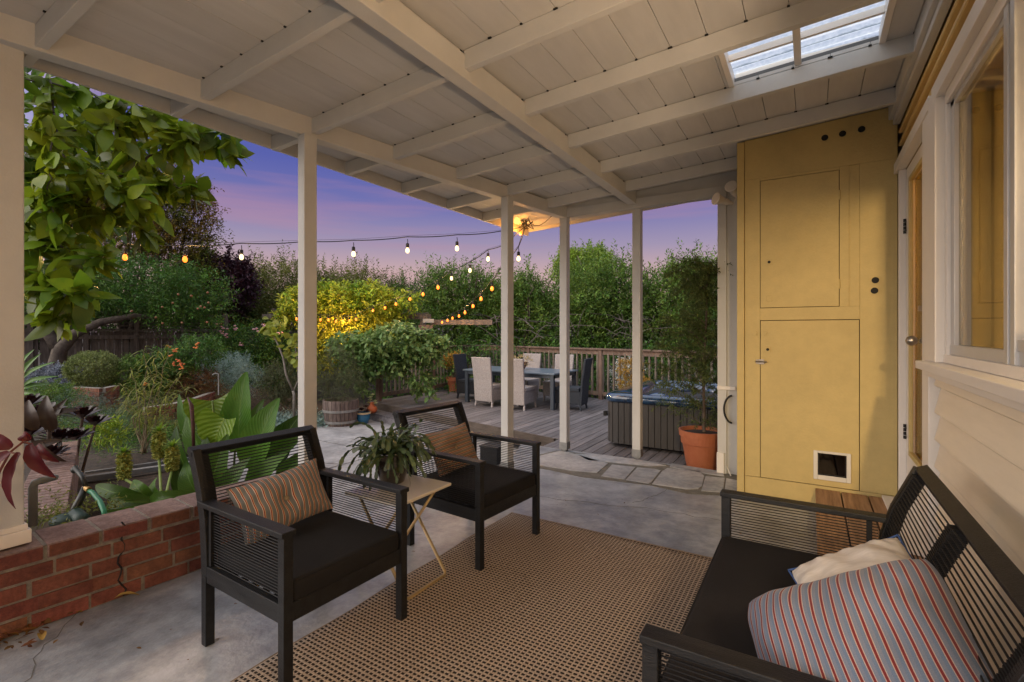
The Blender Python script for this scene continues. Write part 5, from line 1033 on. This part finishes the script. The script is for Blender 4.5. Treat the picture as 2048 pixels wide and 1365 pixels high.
leaf_mesh('foliage', pos, dd, nrm(rng.normal(size=(len(pos), 3))+np.array([.3, -.8, .8])), .17*rng.uniform(.6, 1.2, len(pos)), tmpl(1, .85, .08, .2, ((0, .4), (.25, 1), (.6, .9), (.85, .5), (1, .05))), leafm('fig_leaf', (.16, .22, .03), (.36, .38, .06), .3, .45), fg)
# big leaf canna / elephant ear clump
def bigleaf(mb, base, tip, w, bow, up, rows=12, cols=7, heart=0.0, wave=.02):
    base, tip = Vector(base), Vector(tip); d = tip-base; L = d.length; d.normalize(); up = Vector(up); s = d.cross(up).normalized(); n = s.cross(d); vs = []; fs = []; uvs = []
    for i in range(rows+1):
        t = i/rows; ww = w*(math.sin(math.pi*min(1, (t*.93+.05))**.75)**.8 if not heart else (1.0*(1-t)**.62*(1+.2*math.sin(t*3.1)) if t > .12 else .80+1.6*t)); c = base+d*(L*t)+n*(bow*math.sin(math.pi*t*.9)-bow*1.2*t*t)
        for j in range(cols):
            q = -1+2*j/(cols-1); hb = -heart*L*(abs(q)**1.4)*max(0, .45-t) if heart else 0
            uvs.append((q*.5+.5, t)); vs.append(c+s*(q*ww/2)+n*(abs(q)**1.3*.24*ww+wave*1.6*ww*abs(q)*math.sin(i*1.9+q*1.5))+d*hb)
    for i in range(rows):
        for j in range(cols-1): a = i*cols+j; fs.append((a, a+1, a+cols+1, a+cols))
    mb.uv = (mb.uv or [])+uvs; mb.add(vs, fs)
def veinleaf(name, c, c2, nv):
    m = leafm(name, c, c2, .0, .35, .36); t = m.node_tree; b = t.nodes['Principled BSDF']; N_ = t.nodes.new; L = t.links.new
    oi_ = N_('ShaderNodeObjectInfo'); hs = N_('ShaderNodeHueSaturation'); mr = N_('ShaderNodeMapRange'); L(oi_.outputs['Random'], mr.inputs[0]); mr.inputs[3].default_value = .55; mr.inputs[4].default_value = 1.6; L(mr.outputs[0], hs.inputs['Value']); L(b.inputs['Base Color'].links[0].from_socket, hs.inputs['Color']); L(hs.outputs[0], b.inputs['Base Color'])
    u = N_('ShaderNodeUVMap'); sp_ = N_('ShaderNodeSeparateXYZ'); L(u.outputs[0], sp_.inputs[0])
    def mm(op, a, q=None):
        n = N_('ShaderNodeMath'); n.operation = op
        for i, z in enumerate((a, q)):
            if z is None: continue
            if isinstance(z, (int, float)): n.inputs[i].default_value = z
            else: L(z, n.inputs[i])
        return n.outputs[0]
    av = mm('ABSOLUTE', mm('SUBTRACT', sp_.outputs[0], .5)); f = mm('FRACT', mm('SUBTRACT', mm('MULTIPLY', sp_.outputs[1], nv), mm('MULTIPLY', av, nv*.7)))
    ln = mm('LESS_THAN', f, .13); mid = mm('LESS_THAN', av, .022); k = mm('MAXIMUM', mm('MULTIPLY', ln, .13), mm('MULTIPLY', mid, .7))
    src = b.inputs['Base Color'].links[0].from_socket; mx = N_('ShaderNodeMix'); mx.data_type = 'RGBA'; L(k, mx.inputs[0]); L(src, mx.inputs[6]); mx.inputs[7].default_value = (c2[0]*1.7, c2[1]*1.5, c2[2]*2, 1)
    L(mx.outputs[2], b.inputs['Base Color']); [L(mx.outputs[2], n.inputs[0]) for n in t.nodes if n.type == 'BSDF_TRANSLUCENT']
    wv_ = mm('SINE', mm('MULTIPLY', f, 6.283)); bp = N_('ShaderNodeBump'); bp.inputs['Strength'].default_value = .3; bp.inputs['Distance'].default_value = .008; L(wv_, bp.inputs['Height']); L(bp.outputs[0], b.inputs['Normal']); return m
m_can = veinleaf('canna_leaf', (.035, .10, .012), (.07, .15, .02), 16); m_ear = veinleaf('ear_leaf', (.08, .15, .012), (.14, .22, .02), 9)
cn_ = thing('canna_clump', 'clump of broad upright bright green canna leaves behind the near armchair', 'plant', tuple(PZ(470, 1000, -.40)))
rng = np.random.default_rng(103)
def px_leaf(x0, y0, x1, y1, wpx, d, m, heart=0.0, bow=.05, upv=None, dt=0.0):
    wpx = wpx*(.86 if not heart else 1)
    mb = MB(); a, b = P(x0, y0, d), P(x1, y1, d+dt); up = upv or (Vector((math.sin(YAW)*1.0, -math.cos(YAW), .35))+Vector(rng.normal(size=3))*.25); bigleaf(mb, a, b, wpx*d/FPX, bow, up, heart=heart); o = mb.build('leaf', m, cn_, world=True, smooth=True); return o
for q in [(478, 905, 488, 745, 74, 4.3), (505, 940, 552, 798, 80, 4.1), (430, 925, 366, 832, 54, 4.2), (535, 935, 596, 832, 72, 4.35), (545, 915, 604, 868, 44, 4.2), (420, 985, 452, 872, 54, 3.9), (405, 1000, 366, 925, 50, 3.8), (455, 1010, 492, 915, 56, 3.8), (380, 950, 346, 855, 36, 4.25), (500, 1000, 566, 905, 60, 3.9), (372, 1000, 352, 915, 34, 3.85), (405, 905, 352, 790, 30, 4.5), (505, 890, 522, 800, 40, 4.5), (560, 960, 612, 900, 40, 4.1), (440, 930, 405, 872, 40, 4.05)]:
    px_leaf(*q, m_can)
px_leaf(425, 802, 432, 862, 92, 4.3, m_ear, heart=.55, bow=.03); px_leaf(448, 838, 425, 905, 80, 4.1, m_ear, heart=.5, bow=.03)
mb = MB()
for (x, y) in [(470, 900), (500, 935), (430, 915), (530, 930), (420, 980), (555, 905), (385, 940), (425, 802), (448, 838), (520, 880), (440, 1010), (480, 1010)]:
    a = P(x, y, 4.15); b = PZ(460+(x-460)*.4, 1020, -.40); mb.tube([b, b.lerp(a, .5)+Vector((0, 0, .03)), a], [.016, .012, .008], 8)
mb.build('stem', mat('canna_stem', (.08, .14, .03), .5), cn_, world=True, smooth=True)
mb = MB(); mb.tube([P(388, 925, 3.9), P(386, 850, 3.9), P(383, 812, 3.9), P(375, 795, 3.9)], [.010, .014, .016, .004], 8); mb.build('dark_bud', mat('canna_bud', (.06, .02, .02), .5), cn_, world=True, smooth=True)
# hosta-like leaves and pineapple lilies near the wall
pl_ = [((248, 905), 3.7, .20), ((318, 862), 3.9, .22), ((344, 893), 3.8, .19)]
lilym = mat('lily_floret', (.16, .20, .03), .6, .2, 60, col2=(.34, .36, .09), island=.3)
for i, ((x, y), d, hgt) in enumerate(pl_):
    lab = ['pineapple lily flower head nearest the brick return wall, lowest of the three', 'tallest pineapple lily flower head, in the middle', 'pineapple lily flower head closest to the canna leaves'][i]
    tp = P(x, y, d); foot = P(x+[75, 5, -14][i], [1010, 1000, 1000][i], d-.45); foot.z = max(foot.z, .05); t_ = thing('pineapple_lily', lab, 'flower', (foot.x, foot.y, 0), 0, 'pineapple lilies behind the brick wall')
    bot = tp-Vector((0, 0, hgt)); mb = MB(); mb.tube([foot, foot.lerp(bot, .6)+Vector((0, 0, .01)), bot], [.010, .009, .010], 8); mb.build('stem', mat('lily_stem', (.16, .22, .05), .5), t_, world=True, smooth=True)
    rng = np.random.default_rng(110+i); n = 620; z = rng.uniform(0, 1, n); a = rng.uniform(0, 6.28, n); rr_ = .042*(1-.25*np.abs(z-.5)*2)
    pp_ = np.stack([bot.x+rr_*np.cos(a), bot.y+rr_*np.sin(a), bot.z+hgt*z], 1); dd_ = np.stack([np.cos(a), np.sin(a), rng.uniform(-.4, .6, n)], 1); leaf_mesh('floret', pp_-dd_*.012, dd_, nrm(rng.normal(size=(n, 3))+np.array([0, 0, 1.])), .024*rng.uniform(.7, 1.3, n), tmpl(1, .55, .2, .2, ((0, .5), (.5, 1), (1, .2))), lilym, t_)
    mb = MB(); mb.tube([bot, tp], [.030, .026], 10); mb.build('core', lilym, t_, world=True)
    n = 26; a = np.arange(n)*2.4; el = np.linspace(1.2, .1, n); dd_ = np.stack([np.cos(a)*np.cos(el), np.sin(a)*np.cos(el), np.sin(el)], 1); leaf_mesh('topknot', np.repeat([[tp.x, tp.y, tp.z-.005]], n, 0), dd_, nrm(np.stack([-np.cos(a)*np.sin(el), -np.sin(a)*np.sin(el), np.cos(el)], 1)), .085*rng.uniform(.8, 1.1, n), tmpl(1, .26, .1, .3, ((0, .6), (.4, 1), (1, .05))), L_lime, t_, True)
cn_ = thing('strap_leaf_plant', 'low plant with wavy strap leaves just behind the brick wall', 'plant', tuple(PZ(300, 1010, .05)))
for q in [(300, 1005, 175, 968, 34, 3.1), (310, 1005, 200, 1000, 40, 3.0), (300, 1010, 390, 985, 34, 3.0), (280, 1015, 200, 1020, 30, 2.95), (305, 1005, 260, 958, 34, 3.15), (330, 1000, 300, 960, 30, 3.2)]: px_leaf(*q, m_can, bow=.09)
# aeoniums, aloe, begonia
ae = thing('black_aeonium', 'cluster of dark burgundy aeonium rosettes left of the near bed', 'succulent', tuple(PZ(150, 950, -.1)))
darkr = leafm('aeonium_leaf', (.010, .004, .005), (.028, .008, .010), .3, .05, .3)
Tae = tmpl(1, .40, .10, -.10, ((0, .25), (.4, .6), (.75, 1), (.93, .7), (1, .05)))
rosettes('foliage', 5, [P(90, 830, 4.2), P(60, 870, 3.8), P(165, 835, 4.3), P(190, 850, 4.6), P(120, 880, 4.0), P(60, 810, 4.5), P(100, 915, 3.9), P(150, 880, 4.1)], .17, darkr, ae, 30, Tae)
mb = MB(); rng = np.random.default_rng(6)
for (x, y, d) in [(90, 830, 4.2), (165, 835, 4.3), (190, 850, 4.6), (120, 880, 4.0), (60, 870, 3.8)]: a = P(x, y, d); b = PZ(130+(x-130)*.5, 960, -.1); mb.tube([b, b.lerp(a, .6), a], [.014, .012, .012], 8)
mb.build('stem', bark, ae, world=True)
rp_ = thing('rubber_leaf_plant', 'brown bronze broad leaves at the left behind the pillar', 'plant', tuple(PZ(100, 960, -.1))); cn_ = rp_
m_rb = leafm('bronze_leaf', (.022, .014, .009), (.05, .03, .018), .2, .1, .45)
for q in [(108, 860, 88, 792, 34, 3.6), (90, 850, 148, 816, 28, 3.7), (72, 860, 52, 800, 32, 3.5), (80, 885, 122, 925, 26, 3.4), (66, 905, 112, 880, 28, 3.4), (100, 865, 125, 800, 26, 3.7)]: px_leaf(*q, m_rb)
mb = MB(); mb.tube([PZ(100, 960, -.1), P(98, 850, 3.6)], [.02, .012], 8); mb.build('stem', bark, rp_, world=True)
al = thing('aloe', 'bright green aloe with fleshy pointed leaves at the far left edge', 'succulent', tuple(PZ(60, 820, -.05))); cn_ = al
m_al = leafm('aloe_leaf', (.05, .13, .03), (.10, .20, .05), .2, .1, .3)
for q in [(40, 760, 75, 708, 12, 6.0), (40, 770, 100, 722, 12, 6.0), (45, 775, 108, 750, 12, 6.0), (40, 785, 95, 765, 12, 6.0), (40, 790, 90, 790, 11, 6.0), (40, 750, 60, 700, 12, 6.0)]: px_leaf(*q, m_al, bow=.06)
bg_ = thing('red_begonia', 'dark red pointed leaves on arching stems in front of the left pillar', 'plant', tuple(P(10, 1085, 1.7))); cn_ = bg_
for q in [(60, 888, 104, 958, 34, 1.75), (40, 905, 20, 1022, 32, 1.7), (25, 895, -20, 870, 34, 1.7), (62, 880, 40, 868, 22, 1.78), (20, 905, -20, 960, 34, 1.68), (75, 890, 112, 925, 22, 1.8)]: px_leaf(*q, L_red, bow=.02)
mb = MB(); mb.tube([P(-40, 1060, 1.7), P(-10, 960, 1.7), P(20, 905, 1.7), P(45, 885, 1.74), P(62, 888, 1.75)], [.006, .005, .004, .004, .003], 6); mb.tube([P(20, 905, 1.7), P(40, 910, 1.7)], .003, 5); mb.build('stem', mat('red_stem', (.16, .05, .04), .5), bg_, world=True)
# bright hellebore-like plant and small pot
plant('bright_herb', 'small bright yellow green leafed herb in the near bed', 'plant', 5.2, [(210, 868, 20, 12), (230, 872, 14, 12), (200, 880, 10, 10)], 60, 6, .10, .06, L_lime, gz=-.1, seed=120, T=tmpl_lo(.3), sprig=20, sprigL=.12)
q = PZ(199, 895, -.1); lathepot('terracotta_pot', 'tiny terracotta pot standing on the soil of the near bed', 'pot', (q.x, q.y, -.1), [(.0001, 0), (.03, 0), (.042, .07), (.047, .07), (.047, .09), (.038, .09), (.0001, .08)], terra, .036, .08)
# timber edging of the near bed, brick terraces further back
tm = thing('timber_edging', 'grey timber board edging of the near garden bed', 'edging', tuple(PZ(290, 935, -.05)))
mb = MB(); mb.beam(PZ(170, 958, -.02), PZ(400, 925, -.02), .06, .05); mb.beam(PZ(170, 968, -.16), PZ(400, 933, -.16), .03, .24); mb.beam(PZ(400, 925, -.02), PZ(375, 880, -.02), .06, .05); mb.beam(PZ(400, 925, -.16), PZ(375, 880, -.16), .03, .24); mb.build('board', mat('grey_timber', (.08, .085, .09), .8, .15, 5, .4, 40, col2=(.18, .19, .20), stretch=(1, 1, 1)), tm, world=True, bevel=.004)
def brickrow(label, pts, ztop, courses):
    t_ = thing('brick_terrace', label, 'brick edging', tuple(pts[0]), 0, 'brick terraces among the garden beds'); mb = MB(); mm = MB(); rng = np.random.default_rng(7)
    for a, b in zip(pts, pts[1:]):
        a, b = zz(a, 0), zz(b, 0); d = (b-a).normalized(); L_ = (b-a).length
        for c in range(courses):
            z = ztop-.035-c*.075; s = -.1*(c % 2); mm.beam(zz(a, z), zz(b, z), .09, .076)
            while s < L_: mb.beam(zz(a+d*max(0, s+.005), z), zz(a+d*min(L_, s+.205), z), .11, .064); s += .21
    mm.build('mortar', mortar, t_, world=True); mb.build('bricks', brickm, t_, world=True)
brickrow('low brick terrace left of the willowy plant', [P(150, 775, 8.4), P(205, 772, 8.2), P(232, 775, 8.6)], .40, 5)
brickrow('curved brick retaining edge right of the willowy plant', [P(290, 815, 7.6), P(345, 800, 8.0), P(390, 790, 8.7), P(425, 782, 9.6)], .17, 6)
wb_ = PZ(545, 805, -.3); lathepot('stone_bowl_planter', 'low stone edged round planter of succulents by the fig tree', 'planter', (wb_.x, wb_.y, -.45), [(.0001, 0), (.42, 0), (.45, .18), (.46, .20), (.40, .20), (.0001, .19)], mat('stone_edge', (.17, .16, .15), .9), .40, .19)
rosettes('foliage', 8, [(wb_.x+x, wb_.y+y, -.22) for x, y in [(-.25, 0), (0, -.1), (.2, .05), (-.05, .2), (.1, -.25)]], .11, L_silver, bpy.data.objects['stone_bowl_planter'], 22)
# water faucet, valve, hose
wv = thing('garden_valve', 'black irrigation valve with green hose end behind the brick wall', 'valve', tuple(PZ(130, 1040, .25)))
mb = MB(); mb.tube([P(135, 1045, 2.75), P(160, 1000, 2.8), P(170, 975, 2.85)], [.022, .020, .016], 10); mb.tube([P(150, 935, 2.9), P(165, 955, 2.87), P(172, 975, 2.85)], [.018, .012, .014], 10); mb.sphere(P(150, 940, 2.9), .022, 10, 6); mb.build('valve_body', mat('black_plastic', (.012, .014, .012), .4), wv, world=True, smooth=True)
mb = MB(); mb.sphere(P(130, 1040, 2.72), .07, 16, 8, .5); mb.tube([P(150, 1030, 2.75), P(170, 1045, 2.7)], [.04, .035], 12); mb.build('sprinkler_base', mat('dark_green_plastic', (.012, .03, .024), .5), wv, world=True, smooth=True)
mb = MB(); mb.tube([P(166, 977, 2.85), P(185, 985, 2.82), P(200, 1003, 2.78), P(208, 1022, 2.74), P(212, 1040, 2.72)], [.010, .0125, .0135, .0135, .0135], 10); mb.build('hose', mat('green_hose', (.015, .14, .07), .4), wv, world=True, smooth=True)
mb = MB(); mb.tube([P(168, 976, 2.85), P(178, 980, 2.83)], .015, 10); mb.build('brass_fitting', mat('old_brass', (.35, .22, .08), .4, metal=.7), wv, world=True)
mb = MB(); mb.tube([P(66, 1052, 2.45), P(66, 975, 2.45), P(70, 966, 2.45), P(82, 962, 2.45), P(110, 955, 2.6)], [.018, .018, .018, .018, .016], 12); tag(mb.build('grey_pipe', mat('grey_pvc', (.17, .18, .17), .6), None, smooth=True), 'grey upright water pipe with an elbow beside the left pillar', 'pipe')
mb = MB(); pts = [P(475, 675, 9.5), PZ(430, 790, -.02)]
mb.tube([P(437, 790, 9.2), P(437, 748, 9.2), P(431, 747, 9.2), P(425, 750, 9.2)], .012, 6); tag(mb.build('garden_stake', galv, None), 'thin pale bent metal stake standing in front of the lavender', 'stake')
# weeds behind wall
o = cover('ground_cover', 121, [(100, 1035, .30, .10, 60), (230, 1015, .33, .05, 14), (75, 1010, .25, .15, 70), (150, 1030, .3, .08, 30)], L_olive, .03, 5, .07); tag(o, 'small weeds and litter behind the brick wall cap', 'ground cover', kind='stuff')
# soil pocket behind the wall
# near overhanging tree
nt_ = thing('overhanging_tree', 'near tree branch with large glossy bright green leaves at the upper left', 'tree', tuple(P(-120, 900, 4.2)))
BR = [[(-200, 700, 3.7), (-40, 560, 3.5), (60, 480, 3.5), (140, 425, 3.55), (200, 380, 3.6), (300, 310, 3.8), (380, 285, 3.9), (450, 290, 4.0)],
 [(-60, 320, 3.4), (80, 260, 3.5), (200, 250, 3.6), (330, 245, 3.8), (430, 262, 3.9), (462, 300, 3.95)], [(-60, 150, 3.3), (100, 160, 3.5), (220, 205, 3.7), (330, 240, 3.8)],
 [(60, 480, 3.5), (150, 505, 3.5), (210, 515, 3.45)], [(60, 480, 3.5), (180, 440, 3.6), (250, 440, 3.6), (295, 465, 3.65)], [(200, 380, 3.6), (270, 370, 3.7), (340, 370, 3.8), (385, 385, 3.85)],
 [(-40, 560, 3.5), (60, 545, 3.4), (110, 570, 3.35), (150, 590, 3.3)], [(100, 160, 3.5), (110, 260, 3.4), (95, 360, 3.3), (110, 450, 3.3)], [(60, 260, 3.5), (150, 330, 3.45), (220, 360, 3.5), (270, 400, 3.5)], [(-40, 420, 3.4), (60, 400, 3.4), (150, 400, 3.4)], [(80, 560, 3.4), (95, 610, 3.35), (130, 640, 3.35)], [(220, 205, 3.7), (250, 300, 3.6), (300, 420, 3.6)], [(-40, 500, 3.6), (60, 430, 3.7), (140, 350, 3.8), (230, 300, 3.9)]]
mb = MB(); rng = np.random.default_rng(130); pos = []; dd = []
for bi, br_ in enumerate(BR):
    pts = [P(*q) for q in br_]; fine = []
    for a, b in zip(pts, pts[1:]):
        for s in np.linspace(0, 1, 6)[:-1]: fine.append(a.lerp(b, s)+Vector(rng.normal(size=3))*.012)
    fine.append(pts[-1]); r0 = .022 if bi == 0 else .009; mb.tube(fine, [r0*(1-.8*i/len(fine)) for i in range(len(fine))], 6)
    for i, p in enumerate(fine[3 if bi == 0 else 1:]):
        t = fine[min(i+2, len(fine)-1)]-p
        for q in range(6):
            v = (t.normalized() if t.length > 0 else Vector((0, 0, 0)))*.5+Vector(rng.normal(size=3))*.75+Vector((.12, 0, -.40)); pos.append(tuple(p+Vector(rng.normal(size=3))*.03)); dd.append(tuple(v))
mb.build('branch', treebark, nt_, world=True, smooth=True)
leaf_mesh('foliage', pos, dd, nrm(rng.normal(size=(len(pos), 3))*.9+np.array([.2, -.3, 1.])), .19*rng.uniform(.45, 1.2, len(pos)), tmpl(1, .50, .07, .22, ((0, .06), (.08, .30), (.25, .82), (.45, 1), (.65, .86), (.85, .45), (1, .02))), L_near, nt_, True)
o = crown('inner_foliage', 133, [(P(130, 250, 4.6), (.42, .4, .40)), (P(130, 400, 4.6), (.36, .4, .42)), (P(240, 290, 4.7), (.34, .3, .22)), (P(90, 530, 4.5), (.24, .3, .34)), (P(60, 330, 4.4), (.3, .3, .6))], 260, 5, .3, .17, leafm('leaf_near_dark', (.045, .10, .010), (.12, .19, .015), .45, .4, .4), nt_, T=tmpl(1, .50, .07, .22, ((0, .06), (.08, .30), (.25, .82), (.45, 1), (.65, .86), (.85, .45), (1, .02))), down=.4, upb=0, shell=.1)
# fallen leaves
dryl = leafm('dry_leaf', (.30, .20, .05), (.42, .30, .08), .3, .1, .7)
for i, (x, y, L_, a, lab) in enumerate([(228, 1197, .105, .4, 'long curled yellow leaf fallen at the foot of the brick wall'), (45, 1262, .09, 1.2, 'brown fallen leaf in the corner below the brick wall'), (85, 1280, .08, 2.4, 'green brown fallen leaf on the patio near the left corner')]):
    p = PZ(x, y, .012); mb = MB(); bigleaf(mb, p, p+Vector((math.cos(a+YAW)*L_, math.sin(a+YAW)*L_, .004)), .03, .012, (0, 0, 1), 8, 5); tag(mb.build('fallen_leaf', dryl, None, smooth=True), lab, 'leaf')
rng = np.random.default_rng(140); n = 90; c = PZ(20, 1262, .01); pos = np.stack([c.x+rng.normal(size=n)*.11, c.y+rng.normal(size=n)*.11, np.full(n, .012)+rng.uniform(0, .02, n)], 1); pos[:, 0] = np.maximum(pos[:, 0], -3.02)
o = leaf_mesh('leaf_litter', pos, nrm(rng.normal(size=(n, 3))*np.array([1, 1, .2])), nrm(rng.normal(size=(n, 3))*.3+np.array([0, 0, 1.])), .045*rng.uniform(.5, 1.2, n), tmpl(1, .45, .1, .2), L_brown); tag(o, 'dry leaf litter gathered in the patio corner by the brick wall', 'leaf litter', kind='stuff')
rng = np.random.default_rng(150); n = 80; pos = np.stack([rng.uniform(-2.9, -.2, n), rng.uniform(.3, 4.9, n), np.full(n, .004)], 1); pos = pos[(pos[:, 0] < -1.95) | (pos[:, 1] > 3.15)]
o = leaf_mesh('floor_litter', pos, nrm(rng.normal(size=(len(pos), 3))*np.array([1, 1, .05])), nrm(rng.normal(size=(len(pos), 3))*.15+np.array([0, 0, 1.])), .014*rng.uniform(.4, 1.6, len(pos)), tmpl(1, .45, .15, .2), L_brown); tag(o, 'tiny scattered leaf bits and specks on the bare patio concrete', 'leaf litter', kind='stuff')
